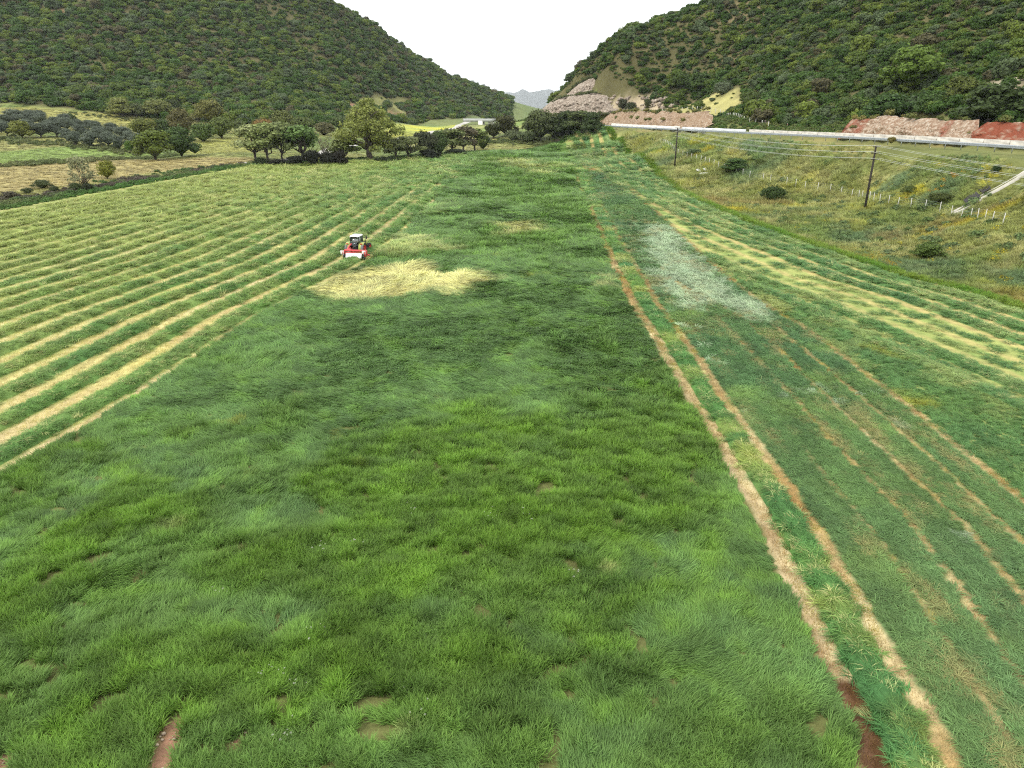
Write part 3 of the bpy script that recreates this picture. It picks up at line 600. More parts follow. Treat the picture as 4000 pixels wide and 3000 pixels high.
# light mown strip beyond: scattered cut grass, and stubble everywhere that is mown
x, y = spread_pts(-10, 75, 28, 318, .30, .0068)
ok = (x > xTE(y) + .3) & (sdist(x, y, FIELD) < -.6) & in_view(x, y, 12); g = rowR(x, y); ph = np.abs(g - np.round(g)); tall = sstep(5.0, 7.5, g)
ok &= (rng.random(len(x)) < .05 + .8 * tall + .22 * (ph > .3)); x, y, g, tall = x[ok], y[ok], g[ok], tall[ok]
c = mixc(mixc(np.repeat(srgb(112, 150, 78)[None], len(x), 0), srgb(92, 136, 86), fbm(x, y, 6, 201)), srgb(190, 196, 118), np.clip((fbm(x, y, 4, 203) - .48) * 2.4, 0, .65)); c = mixc(c, C_YEL * .7, sstep(.70, .86, fbm(x, y, 6, 205)) * tall * .8)
c *= (.75 + .5 * fbm(x, y, .9, 207, 2))[:, None]; s = np.maximum(.30, .0068 * y) / .30
idx = np.where(rng.random(len(x)) < .5 * tall, np.array(NLIB['lodge'])[rng.integers(0, 4, len(x))], np.array(NLIB['hay'])[rng.integers(0, 4, len(x))])
tag(scatter('mown_grass', P3(x, y), None, c * G, np.stack([s, s, s * .6], 1) * rng.uniform(.7, 1.15, len(x))[:, None], idx=idx), 'tumbled half dry mown grass along the bank side of the field', 'mown grass', kind='stuff')
# stubble on the straw strips
X = []; 
x, y = spread_pts(-100, 0, 22, 240, .36, .008); ok = (x < xB(y) + .4) & (sdist(x, y, FIELD) < -1.5) & in_view(x, y, 10); f = rowL(x, y); ph = np.abs(f - np.round(f)); ok &= (ph < .3) | (f > 8) & (rng.random(len(x)) < .5); x, y, f, ph = x[ok], y[ok], f[ok], ph[ok]
c = mixc(np.repeat(C_TAN[None] * 1.0, len(x), 0), srgb(216, 212, 120), fbm(x, y, 4, 211)); c = mixc(c, srgb(150, 170, 90), np.clip((ph - .12) * 5 + np.clip(f / 16 - .25, 0, .6) + (fbm(x, y, 2, 213) - .5), 0, .9)); X.append((x, y, c))
for k, (P, w, a) in enumerate(TRK):
    q = resample(P, .35); q = q[(q[:, 1] < TLIM.get(k, 300)) & (q[:, 1] > 9)]; rep = np.repeat(np.arange(len(q)), 4 if k < 3 else 2); x = q[rep, 0] + rng.normal(0, w * .45, len(rep)); y = q[rep, 1] + rng.uniform(-.3, .3, len(rep)); ok = (y < 60) | (rng.random(len(x)) < 60 / np.maximum(y, 1)); x, y = x[ok], y[ok]
    c = mixc(np.repeat(C_TAN[None], len(x), 0), srgb(176, 140, 78), fbm(x, y, 3, 215) * 1.4 - .3); c = mixc(c, srgb(190, 190, 90), np.clip((fbm(x, y, 2, 217) - .5) * 2.5, 0, .8)); c = mixc(c, C_BRN * .7, (y < 20.5) * (k == 0) * .8); X.append((x, y, c))
x, y, c = [np.concatenate(q) for q in zip(*X)]; s = np.maximum(.36, .008 * y) / .36 
tag(scatter('stubble', P3(x, y), 'stub', c * G * rng.uniform(.8, 1.15, len(x))[:, None], np.stack([s, s, np.minimum(s, 1.4)], 1)), 'short pale straw stubble on the bare strips between heaps', 'stubble', kind='stuff')
# ------------------------------------------------------------------ trees and bushes
def ico(n=1):
    bm = bmesh.new(); bmesh.ops.create_icosphere(bm, subdivisions=n, radius=1.0); bm.verts.ensure_lookup_table()
    V = np.array([v.co[:] for v in bm.verts]); T = np.array([[v.index for v in f.verts] for f in bm.faces]); bm.free(); return V, T
ICO1 = ico(1); ICO2 = ico(2)
def crown_mesh(name, lobes, n, size, seed, core=0.8, low=-0.45, jit=0.5, fuzz=0.16, mat=None, var=.24):
    """leaf sprays over a set of rounded boughs: lobes = (centre, radii)"""
    g = np.random.default_rng(seed); C = np.array([l[0] for l in lobes], float); Rr = np.array([l[1] for l in lobes], float)
    w = (Rr[:, 0] * Rr[:, 2]) ** 1.0; li = g.choice(len(lobes), n, p=w / w.sum()); d = g.normal(size=(n, 3)); d /= np.linalg.norm(d, axis=1)[:, None]
    d[:, 2] = np.where(d[:, 2] < low, -d[:, 2] * g.random(n), d[:, 2]); d /= np.linalg.norm(d, axis=1)[:, None]
    p = C[li] + Rr[li] * d * (1 + g.normal(0, fuzz, n) * 1.0)[:, None]
    keep = np.ones(n, bool)
    for k in range(len(lobes)): keep &= ~((np.linalg.norm((p - C[k]) / Rr[k], axis=1) < .78) & (li != k))
    p, d, li = p[keep], d[keep], li[keep]; n = len(p)
    nn = d + g.normal(0, jit, (n, 3)); nn /= np.linalg.norm(nn, axis=1)[:, None]; a = np.cross(nn, g.normal(size=(n, 3))); a /= np.linalg.norm(a, axis=1)[:, None]; b = np.cross(nn, a)
    s = size * g.uniform(.55, 1.3, n)[:, None]; a = a * s; b = b * s * .7
    V = np.stack([p - a, p - b * .9, p + a, p + b], 1).reshape(-1, 3); Q = np.arange(4 * n).reshape(-1, 4); vv = np.repeat(g.uniform(1 - var, 1 + var, n), 4)
    T = None
    if core:
        cv, ct = [], []
        for k in range(len(lobes)):
            X = ICO1[0] * (1 + g.normal(0, .06, (len(ICO1[0]), 1))); cv.append(C[k] + X * Rr[k] * core); ct.append(ICO1[1] + len(V) + sum(len(q) for q in cv[:-1]))
        V = np.vstack([V] + cv); T = np.vstack(ct); vv = np.r_[vv, np.full(len(V) - len(vv), .8)]  # cores toned darker than the leaves: inner crown shade put into the colour
    me = mk(name, V, Q, T, mat or M_LEAF); attr(me, 'v', 'FLOAT_VECTOR', np.stack([vv, vv, vv * .98], 1)); return me
def dome_lobes(g, n, rx, rz, z0, r0, r1, spread=.72):
    L = [((0, 0, z0 + rz * .45), (rx * .68, rx * .68, rz * .55))]
    for i in range(n):
        a = g.uniform(0, 6.283); e = g.uniform(.0, 1.35); q = spread; r = g.uniform(r0, r1)
        L.append(((rx * q * math.cos(a) * math.cos(e), rx * q * math.sin(a) * math.cos(e), z0 + rz * (.22 + .66 * math.sin(e))), (r, r, r * g.uniform(.7, .95))))
    return L
bushes = []
for i in range(6):
    g = np.random.default_rng(300 + i); bushes.append(crown_mesh('bush', dome_lobes(g, 7 + i, 1, (1.15, 1.5, 1.3, 1.75, 1.2, 1.6)[i], -.1, .30, .5), 620, .115, 310 + i, core=.86, fuzz=.07, jit=.38, var=.16))
lib('bush', bushes)
lib('scrub', [crown_mesh('scrub', dome_lobes(np.random.default_rng(330 + i), 6, 1, 1.0, -.1, .3, .5), 190, .17, 340 + i, core=.7, fuzz=.22) for i in range(3)])
lib('flower', [crown_mesh('flower', dome_lobes(np.random.default_rng(350 + i), 5, 1, .8, -.1, .3, .5), 160, .12, 360 + i, core=.0, fuzz=.3) for i in range(2)])
def limbs(mb, g, base, top, r0, r1, n=5, wob=.05):
    base, top = np.array(base, float), np.array(top, float); t = np.linspace(0, 1, n)[:, None]; P = base + (top - base) * t; L = np.linalg.norm(top - base); P[1:-1] += g.normal(0, wob * L, (n - 2, 3)); mb.tube(P, np.linspace(r0, r1, n), 7); return P
# templates of unit height: (crown mesh, trunk mesh, crown width)
def t_round(seed, trunk=.12, width=.9, n=1700, size=.038, nl=14):
    g = np.random.default_rng(seed); z0 = trunk * .6; L = dome_lobes(g, nl, width / 2, 1 - z0 - .1, z0, .12, .2, .78)
    c = crown_mesh('crown', L, n, size, seed + 1, core=.8); mb = MB(); limbs(mb, g, (0, 0, -.05), (0, 0, .45), .035, .02)
    for k in range(3): limbs(mb, g, (0, 0, .15), (g.normal(0, .15), g.normal(0, .15), .6), .018, .008)
    return c, mb.mesh('trunk', M_BARK, True), width
def t_open(seed, trunk=.22, width=.72, n=1900, size=.040, nl=20, core=.66):
    g = np.random.default_rng(seed); mb = MB(); P = limbs(mb, g, (0, 0, -.05), (g.normal(0, .02), g.normal(0, .02), trunk), .028, .022, 4, .04); L = []
    for k in range(nl):
        a = k * 2.4 + g.normal(0, .3); e = g.uniform(.1, 1.45); q = width * .40 * g.uniform(.75, 1.08)
        c = np.array([q * math.cos(a) * math.cos(e * .9), q * math.sin(a) * math.cos(e * .9), trunk + .10 + (.80 - trunk) * (.05 + .95 * math.sin(e))])
        if k % 2 == 0: limbs(mb, g, P[-1], c, .017, .005, 5, .07)
        r = g.uniform(.10, .17); L.append((c, (r, r, r * g.uniform(.62, .85))))
    return crown_mesh('crown', L, n, size, seed + 1, core=core, low=-.8, fuzz=.2), mb.mesh('trunk', M_BARK, True), width
def t_bare(seed, width=.95, leaves=260):
    g = np.random.default_rng(seed); mb = MB(); tips = []
    for k in range(13):
        a = g.uniform(0, 6.283); e = g.uniform(.1, .55); top = np.array([width * .5 * math.sin(e * 1.9) * math.cos(a), width * .5 * math.sin(e * 1.9) * math.sin(a), g.uniform(.6, .98)]); P = limbs(mb, g, (g.normal(0, .02), g.normal(0, .02), -.05), top, .016, .004, 6, .04); tips.append(top)
        for j in range(6):
            s = P[g.integers(2, 5)]; q = s + np.array([g.normal(0, .13), g.normal(0, .13), g.uniform(.06, .24)]); limbs(mb, g, s, q, .007, .003, 3, .05); tips.append(q)
    L = [(t, (.085, .085, .075)) for t in tips]; return crown_mesh('crown', L, leaves, .024, seed + 1, core=0, low=-1, fuzz=.35), mb.mesh('trunk', paint('twig', (.11, .085, .07), .9, var=.3), True), width
TPL = {'round': [t_round(400 + i, .10, (.95, 1.1, .85)[i]) for i in range(3)], 'open': [t_open(420 + i, (.22, .19, .23, .20)[i], (.74, .82, .70, .9)[i]) for i in range(4)],
       'mound': [t_round(440 + i, .02, (1.5, 1.9, 1.3)[i], 1900, .042, 16) for i in range(3)], 'olive': [t_round(460 + i, .17, (1.0, .92, 1.12, .85)[i], 2000, .03, 11) for i in range(4)],
       'bare': [t_bare(480), t_bare(482, 1.0, 520)], 'sparse': [t_open(490, .10, .9, 1500, .034, 26, .25)]}
def tree(px, py, wP, hP, kind, col, name, label, cat='tree', group=None, k=None, Y=None, sink=.0):
    p = at(px, py)[0] if Y is None else np.array(atY(px, py, Y))
    if Y is not None: p[2] = float(H(p[0], p[1]))
    _, _, d = proj(p[0], p[1], p[2]); m = d / FPX * K; T = TPL[kind]; c, t, w0 = T[rng.integers(len(T)) if k is None else k]
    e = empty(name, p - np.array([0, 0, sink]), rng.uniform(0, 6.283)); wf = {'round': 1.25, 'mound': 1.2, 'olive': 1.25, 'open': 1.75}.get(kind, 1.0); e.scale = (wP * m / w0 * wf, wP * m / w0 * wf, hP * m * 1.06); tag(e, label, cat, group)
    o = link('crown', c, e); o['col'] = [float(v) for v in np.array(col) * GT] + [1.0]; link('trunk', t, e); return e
GT = 0.82
C1, C2, C3, C4, C5, C6 = srgb(80, 110, 46), srgb(106, 128, 54), srgb(106, 124, 84), srgb(126, 144, 60), srgb(112, 108, 74), srgb(92, 124, 56)
C_OL = srgb(104, 114, 98); C_PALE = srgb(158, 166, 112)
gV, gH = 'trees on the valley meadows', 'trees along the far hedge of the field'
for q in [(552, 347, 50, 68, 'open', C_PALE, 'pale leafed tree with slim forked trunk, leftmost over the white track', 0), (582, 350, 48, 73, 'open', srgb(134, 146, 88), 'pale green tree with short dark trunk, second of the clump by the track', 1),
          (612, 349, 46, 74, 'open', srgb(124, 136, 84), 'grey green tree in the middle of the clump by the white track', 3), (652, 350, 48, 68, 'open', srgb(106, 132, 72), 'darker fresh green tree at the right end of the trackside clump', 2)]:
    tree(*q[:6], 'field_tree', q[6], 'tree', 'clump of trees beside the white track', k=q[7])
tree(705, 337, 42, 40, 'bare', srgb(132, 116, 92), 'bare_shrub', 'twiggy brown shrub almost without leaves between clump and old oak', 'shrub', k=0)
tree(745, 347, 40, 42, 'open', srgb(124, 134, 78), 'young_tree', 'small low tree under the left boughs of the old oak', group=gH, k=1)
for q in [(858, 346, 32, 40, 'open', srgb(120, 128, 84), 'small thin pale tree right of the old oak trunk'), (884, 344, 38, 44, 'open', srgb(124, 132, 84), 'small forked tree, second to the right of the old oak'), (918, 340, 46, 54, 'round', srgb(78, 84, 58), 'dark brownish tree at the left end of the far hedge'),
          (950, 337, 42, 52, 'round', srgb(86, 104, 58), 'dense green tree in the far hedge beside the dark brownish one'), (978, 332, 40, 48, 'open', srgb(112, 122, 74), 'loose light green tree in the middle of the far hedge'), (1003, 328, 38, 48, 'open', srgb(104, 98, 76), 'brownish thin tree with slim stems in the far hedge'),
          (1024, 326, 34, 42, 'open', srgb(108, 122, 64), 'light green tree near the right end of the far hedge'), (1044, 322, 34, 30, 'mound', srgb(70, 88, 50), 'dark round bush ending the far hedge on the right')]:
    tree(*q[:6], 'hedge_tree', q[6], 'tree', gH)
for q in [(1066, 299, 34, 31, 'round', srgb(72, 78, 44), 'dark low tree left of the pair beyond the field end'), (1092, 294, 48, 42, 'round', srgb(80, 82, 46), 'dark broad tree, right of the pair beyond the field end'), (1110, 304, 44, 22, 'mound', srgb(106, 116, 80), 'grey green bush in front of the dark pair of trees'),
          (1142, 308, 48, 24, 'mound', srgb(100, 112, 76), 'grey green low bush at the foot of the tall dark tree'), (1166, 304, 62, 62, 'round', srgb(94, 104, 64), 'tall dark tree with pale top at the field end'), (1196, 300, 40, 46, 'round', srgb(66, 78, 46), 'very dark tree close behind the field end'),
          (1226, 296, 50, 53, 'round', srgb(68, 82, 46), 'dark dense tree right of the tall pale topped one'), (1256, 292, 40, 46, 'open', srgb(88, 100, 56), 'dark loose tree next to the start of the road barrier'), (1278, 289, 38, 44, 'round', srgb(72, 88, 50), 'dark tree at the near end of the white road barrier')]:
    tree(*q[:6], 'woodland_tree', q[6], 'tree', 'dark trees at the end of the field')
for q in [(337, 346, 66, 62, 'round', C4 * .62, 'broad yellow green tree beside the olive grove'), (394, 340, 58, 62, 'round', srgb(78, 100, 52), 'dark green rounded tree beside the broad yellow green one'), (312, 292, 68, 34, 'mound', srgb(112, 120, 56), 'wide yellow green bush behind the olive grove'),
          (354, 291, 38, 32, 'mound', srgb(80, 100, 52), 'dark green bush right of the wide yellow green one'), (398, 295, 54, 56, 'round', srgb(108, 104, 64), 'tall olive brown tree in the middle of the meadow trees'), (440, 306, 52, 38, 'mound', srgb(92, 112, 56), 'green bush at the foot of the olive brown tree'),
          (457, 264, 66, 46, 'mound', srgb(122, 122, 66), 'big round olive tree shaped like a dome below the wooded slope'), (478, 299, 52, 44, 'round', srgb(106, 120, 62), 'mid green tree right of the meadow trees'), (516, 289, 38, 28, 'mound', srgb(102, 114, 66), 'small green bush left of the trackside clump'),
          (262, 252, 42, 38, 'round', srgb(134, 140, 78), 'pale olive tree by the thin pole under the wooded slope'), (342, 252, 68, 35, 'mound', srgb(126, 132, 76), 'pale broad bush at the foot of the left wooded slope'), (300, 252, 40, 28, 'mound', srgb(98, 108, 68), 'grey bush left of the pale broad bush'),
          (375, 246, 34, 30, 'mound', srgb(74, 86, 46), 'dark bush right of the pale broad bush'), (48, 299, 38, 36, 'round', srgb(128, 134, 64), 'yellow green tree standing among the grey olives'), (282, 329, 20, 24, 'round', srgb(104, 132, 58), 'small fresh green tree among the last olives'),
          (150, 262, 30, 16, 'mound', srgb(78, 96, 52), 'dark small bush on the yellow meadow above the olives'), (612, 283, 50, 42, 'round', srgb(112, 120, 66), 'olive tree behind the trackside clump'), (655, 288, 44, 34, 'round', srgb(104, 118, 64), 'green tree behind the right end of the clump'), (570, 284, 44, 26, 'mound', srgb(150, 122, 70), 'orange brown bush behind the trackside clump'),
          (700, 292, 44, 26, 'mound', srgb(112, 110, 74), 'brownish bush behind the bare shrub'), (735, 280, 40, 26, 'round', srgb(92, 108, 60), 'green bush left behind the old oak')]:
    tree(*q[:6], 'meadow_tree', q[6], 'tree', gV)
for q in [(182, 409, 54, 62, 'sparse', srgb(152, 154, 116), 'wispy_shrub', 'wispy pale willow like shrub on the left field edge', 0), (232, 387, 36, 38, 'round', srgb(132, 136, 56), 'yellow_green_bush', 'upright yellow green bush by the tan meadow', 1), (165, 414, 26, 19, 'mound', srgb(78, 92, 52), 'dark_bush', 'dark bush under the wispy shrub, the left one', 0),
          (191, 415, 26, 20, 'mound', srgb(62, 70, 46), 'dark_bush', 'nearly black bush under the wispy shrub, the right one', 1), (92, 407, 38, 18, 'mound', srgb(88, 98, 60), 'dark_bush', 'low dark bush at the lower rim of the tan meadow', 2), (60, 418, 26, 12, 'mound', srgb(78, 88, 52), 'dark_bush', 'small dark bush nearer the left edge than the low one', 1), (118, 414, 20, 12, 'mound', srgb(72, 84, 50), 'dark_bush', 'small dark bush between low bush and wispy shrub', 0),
          (20, 428, 36, 14, 'mound', srgb(98, 92, 74), 'dark_bush', 'brownish bush at the far left field corner', 2)]:
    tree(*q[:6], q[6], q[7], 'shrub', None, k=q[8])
gO = 'olive trees of the grove'
OLV = [(18, 294, 29, 30), (90, 297, 42, 30), (145, 305, 24, 26), (165, 314, 28, 30), (196, 319, 34, 33), (236, 317, 34, 32), (257, 325, 32, 33), (304, 329, 34, 40), (285, 312, 26, 28), (215, 302, 32, 30), (125, 296, 34, 34), (178, 297, 30, 28), (146, 283, 28, 28), (120, 279, 30, 26), (210, 288, 30, 26), (240, 292, 30, 26), (266, 300, 30, 26), (12, 272, 34, 24), (40, 272, 32, 24), (70, 270, 32, 26), (92, 272, 28, 28), (30, 256, 34, 20), (60, 256, 30, 18), (84, 258, 26, 20), (165, 280, 24, 22), (190, 280, 26, 20), (4, 288, 26, 28), (-14, 296, 30, 30), (62, 284, 30, 26), (140, 268, 24, 22), (108, 284, 26, 24)]
for i, q in enumerate(OLV):
    front = q[1] > 301
    lab = ('grey olive tree at the right end of the grove' if q[0] > 290 else 'round grey olive tree in the front row of the grove') if front else ('grey green olive tree inside the grove behind the front row' if q[1] > 276 else 'grey green olive tree in the back rows of the grove')
    tree(*q, 'olive', C_OL * (0.88 + .24 * rng.random()), 'olive_tree', lab, 'olive tree', gO)
for q in [(1588, 371, 46, 28, 'round', srgb(78, 104, 52), 'leafy dark bush on the bank below the road, left of the near pole'), (1668, 434, 54, 32, 'mound', srgb(72, 92, 48), 'dark low bush on the bank between discs and near pole'), (1962, 419, 30, 18, 'mound', srgb(92, 106, 54), 'small bush on the bank right of the near pole'), (2028, 438, 52, 22, 'mound', srgb(86, 96, 48), 'low wide bush beside the concrete drain'),
          (2006, 558, 64, 34, 'mound', srgb(92, 112, 52), 'green mound shaped bush near the lower bank'), (2150, 375, 20, 18, 'mound', srgb(62, 82, 46), 'dark bush growing over the concrete drain'), (1500, 334, 40, 12, 'mound', srgb(96, 116, 74), 'grey green thicket at the upper field corner'), (1640, 357, 22, 14, 'mound', srgb(92, 106, 54), 'small bush right of the leafy dark bush'), (1890, 480, 22, 9, 'mound', srgb(88, 112, 66), 'tiny dark tuft bush at the foot of the near pole'), (1925, 310, 20, 14, 'mound', srgb(128, 120, 60), 'brown green bush against the road shoulder')]:
    tree(*q[:6], 'bank_bush', q[6], 'bush', 'bushes on the roadside bank')
# trees standing out on the right slope
for q in [(1965, 192, 92, 84, 'round', srgb(104, 128, 52), 'tall yellow green tree standing out on the right slope'), (2068, 228, 60, 60, 'round', srgb(98, 108, 50), 'olive green tree right of the tall yellow green one'), (2140, 272, 110, 84, 'round', srgb(70, 86, 46), 'big dark tree above the reddest rock cut'), (1926, 259, 96, 52, 'round', srgb(70, 96, 46), 'dark green tree above the rock cut'), (2010, 252, 70, 46, 'mound', srgb(76, 100, 48), 'dark green bushy tree between big dark tree and rock cut'), (1836, 258, 52, 44, 'round', srgb(86, 104, 52), 'green tree at the left end of the rock cut'), (2200, 262, 60, 62, 'round', srgb(66, 84, 46), 'dark tree at the right picture edge above the red soil'),
          (1618, 234, 48, 36, 'mound', srgb(92, 108, 54), 'rounded green tree at the right end of the grassy clearing'), (1510, 196, 50, 36, 'round', srgb(78, 100, 48), 'dark green tree above the scree of pale rock'), (1470, 192, 36, 34, 'round', srgb(84, 104, 50), 'green tree at the left above the pale scree'), (1560, 205, 40, 26, 'mound', srgb(104, 116, 88), 'grey green bush above the grassy clearing'), (1345, 237, 20, 22, 'round', srgb(78, 82, 60), 'small dark conifer like tree on the pale scree'), (1362, 241, 24, 20, 'mound', srgb(82, 90, 60), 'low dark bush beside the small tree on the scree'), (1398, 234, 14, 20, 'round', srgb(92, 98, 66), 'small upright brown green tree on the scree'), (1660, 256, 20, 26, 'round', srgb(112, 118, 58), 'small yellow green tree below the clearing by the fence')]:
    tree(*q[:6], 'slope_tree', q[6], 'tree', 'trees standing out on the right slope')
# the old oak
def old_oak():
    p = at(800, 347)[0]; _, _, d = proj(*p); m = d / FPX * K; hh = 118 * m; e = empty('oak_tree', p - np.array([0, 0, .1])); tag(e, 'huge old oak with thick dark leaning trunk and gnarled boughs', 'tree')
    g = np.random.default_rng(77); mb = MB(); S = hh; tr = limbs(mb, g, (0, 0, -.02 * S), (-.01 * S, 0, .27 * S), .055 * S, .048 * S, 5, .03)
    L = []; ends = [(-.46, .1, .50), (-.36, -.2, .42), (-.30, .15, .66), (-.14, -.1, .84), (0.02, .12, .95), (.12, -.12, .86), (.25, .1, .74), (.40, .05, .60), (.46, -.1, .53), (.22, .2, .40), (-.18, .25, .52), (.10, -.25, .62), (-.08, -.28, .60), (.05, .3, .72), (-.28, -.05, .30), (.18, -.05, .30), (-.42, -.06, .36), (.32, -.15, .46)]
    for i, (x, y, z) in enumerate(ends):
        t = np.array([x, y, z]) * S; st = tr[-1] if i % 3 else tr[-2]; mid = st + (t - st) * .5 + np.array([g.normal(0, .03), g.normal(0, .03), g.uniform(-.02, .05)]) * S
        mb.tube(np.array([st, st * .6 + mid * .4 + g.normal(0, .015, 3) * S, mid, mid * .45 + t * .55 + g.normal(0, .02, 3) * S, t]), np.array([.026, .02, .014, .009, .004]) * S, 7)
        for k in range(5):
            q = t + np.array([g.normal(0, .075), g.normal(0, .09), g.normal(0, .05)]) * S; r = g.uniform(.055, .095) * S; L.append((q, (r * 1.25, r * 1.25, r * .75))); mb.tube(np.array([mid * .3 + t * .7, t * .5 + q * .5, q]), np.array([.008, .005, .002]) * S, 5)
    o = link('crown', crown_mesh('crown', L, 9000, .021 * S, 78, core=.5, low=-.9, fuzz=.22), e); o['col'] = [float(v) for v in srgb(146, 154, 82) * GT] + [1.0]; mb.build('trunk', M_BARK, e, True)
old_oak()
# dark thorn thicket under the clump and beyond
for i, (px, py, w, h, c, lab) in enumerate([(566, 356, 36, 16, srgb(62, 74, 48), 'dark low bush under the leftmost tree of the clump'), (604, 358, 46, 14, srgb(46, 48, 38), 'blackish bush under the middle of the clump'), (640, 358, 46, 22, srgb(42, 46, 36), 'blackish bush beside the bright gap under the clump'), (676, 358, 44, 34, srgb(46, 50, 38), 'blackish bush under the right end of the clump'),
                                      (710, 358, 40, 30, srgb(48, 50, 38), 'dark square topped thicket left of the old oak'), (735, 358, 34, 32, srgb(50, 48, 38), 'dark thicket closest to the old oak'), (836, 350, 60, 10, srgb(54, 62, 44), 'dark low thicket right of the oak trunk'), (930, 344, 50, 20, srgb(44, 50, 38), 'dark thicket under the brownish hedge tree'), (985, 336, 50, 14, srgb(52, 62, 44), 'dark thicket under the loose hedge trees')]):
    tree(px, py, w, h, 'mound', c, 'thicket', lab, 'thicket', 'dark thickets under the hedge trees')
# ------------------------------------------------------------------ the wooded hillsides
def seen_from_here(x, y, z, n=16):
    ok = np.ones(len(x), bool)
    for t in np.linspace(.35, .97, n): ok &= H(x * t, y * t) < CAM_Z + (z + 3.5 - CAM_Z) * t + 1.0
    return ok
PALN = ['dark green', 'olive green', 'grey green', 'yellow green', 'brownish', 'fresh green']; PALC = [C1, C2, C3, C4, C5, C6]
QBOX = np.array([(8, 402), (76, 398), (70, 412), (62, 419), (57, 421), (54, 431), (42, 436), (31, 436), (28, 428), (18, 430), (8, 432)], float)
def wood(x0, x1, y0, y1, step, rlo, rhi):
    x, y = grid_pts(x0, x1, y0, y1, step, .55); ok = (hillmask(x, y) > .5) & (np.abs(x) < .8 * y + 25)
    for P in (Z_CLR, Z_CLR2, Z_SCREE, Z_SCR2): ok &= (sdist(x, y, P) > 1.5) | (rng.random(len(x)) < .05)
    ok &= (sdist(x, y, QBOX) > 0) & ~((x > 8) & (x < 80) & (y < 404 + 0 * x) & (y > 380))
    for P in D_EARTH: ok &= (sdist(x, y, P) > 1.0)
    ok &= sdist(x, y, RDL[::3] + RDN[::3] * 10, False) > 15
    x, y = x[ok], y[ok]; z = H(x, y) + (fbm(x, y, 38, 81) - .5) * 7; px, py, _ = proj(x, y, z); ok = (py > -140) & seen_from_here(x, y, z); x, y, z = x[ok], y[ok], z[ok]
    thin = fbm(x, y, 22, 401); ok = rng.random(len(x)) < .62 + .5 * thin; x, y, z = x[ok], y[ok], z[ok]
    r = np.clip(rlo * np.exp(rng.normal(.1, .33, len(x))) * (.75 + .6 * fbm(x, y, 25, 403)), rlo * .5, rhi); return x, y, z, r
xl, yl, zl, rl_ = wood(-620, 40, 380, 1120, 3.5, 2.3, 5.2); far = yl > 620
xr_, yr_, zr_, rr_ = wood(20, 330, 130, 560, 2.7, 1.8, 4.6)
x, y, z, r = [np.concatenate(q) for q in ((xl, xr_), (yl, yr_), (zl, zr_), (rl_, rr_))]
q = fbm(x, y, 20, 411) * .55 + rng.random(len(x)) * .6; k = np.select([q < .36, q < .54, q < .66, q < .78, q < .86], [0, 1, 2, 3, 4], 5); k = np.where(rng.random(len(x)) < .2, 0, k)
col = np.array(PALC)[k] * (.66 + .28 * rng.random(len(x)))[:, None] * np.where(x < 0, 1.0, .96)[:, None]
size = r / np.hypot(x, y); order = np.argsort(-size); big = np.zeros(len(x), bool); big[order[:300]] = True
tall = rng.uniform(.62, 1.0, len(x)); kidx = rng.integers(0, 6, len(x)); yaw = rng.uniform(0, 6.283, len(x))
tag(scatter('hillside_scrub', np.stack([x, y, z - .2], 1)[~big], None, col[~big] * GT, np.stack([r, r, r * tall], 1)[~big], yaw=yaw[~big], idx=np.array(NLIB['bush'])[kidx[~big]]), 'dense evergreen scrub covering the two wooded hillsides', 'scrub', kind='stuff')
px, py, _ = proj(x, y, z)
for i in np.where(big)[0]:
    if x[i] < 0: pl = 'at the foot of the left wooded slope' if py[i] > 200 else 'up on the left wooded slope'
    elif px[i] < 1620: pl = 'above the grassy clearing'
    elif px[i] < 1830: pl = 'between grassy clearing and rock cut'
    elif px[i] < 2040: pl = 'above the pale rock cut' if py[i] > 190 else 'high above the pale rock cut'
    else: pl = 'above the red soil cut' if py[i] > 170 else 'high on the right slope'
    szw = 'large' if r[i] > 3.0 else ('small' if r[i] < 2.2 else 'middling')
    o = link('hillside_bush', bushes[kidx[i]], loc=(x[i], y[i], z[i] - .2), rot=(0, 0, yaw[i]), scl=(r[i], r[i], r[i] * tall[i])); o['col'] = [float(v) for v in col[i] * GT] + [1.0]
    tag(o, f'{szw} {PALN[k[i]]} bush {pl}', 'bush', 'bushes on the wooded hillsides')
# low scrub filling the gaps between them
x, y = grid_pts(5, 330, 130, 560, 2.2, .6); ok = ((hillmask(x, y) > .5) | (sdist(x, y, RDL[::3], False) < 70) & (sdist(x, y, RDL[::3], False) > sdist(x, y, RDL[::3] + RDN[::3] * 10, False))) & (np.abs(x) < .8 * y + 20) & (sdist(x, y, RDL[::3] + RDN[::3] * 10, False) > 12.5)
ok &= sdist(x, y, QBOX) > 0
for P in (Z_CLR2, Z_SCREE, Z_SCR2): ok &= (sdist(x, y, P) > .5) | (rng.random(len(x)) < .12)
x, y = x[ok], y[ok]; z = H(x, y) + (fbm(x, y, 38, 81) - .5) * 7 * hillmask(x, y); px, py, _ = proj(x, y, z); ok = (py > -120) & seen_from_here(x, y, z, 8); x, y, z = x[ok], y[ok], z[ok]
c = mixc(mixc(np.repeat(C2[None], len(x), 0), C5, fbm(x, y, 9, 421)), C1, rng.random(len(x))); s = rng.uniform(.7, 1.5, len(x))
tag(scatter('low_scrub', np.stack([x, y, z - .1], 1), 'scrub', c * GT, np.stack([s, s, s * .8], 1)), 'low brownish scrub between the bushes of the right slope', 'scrub', kind='stuff')
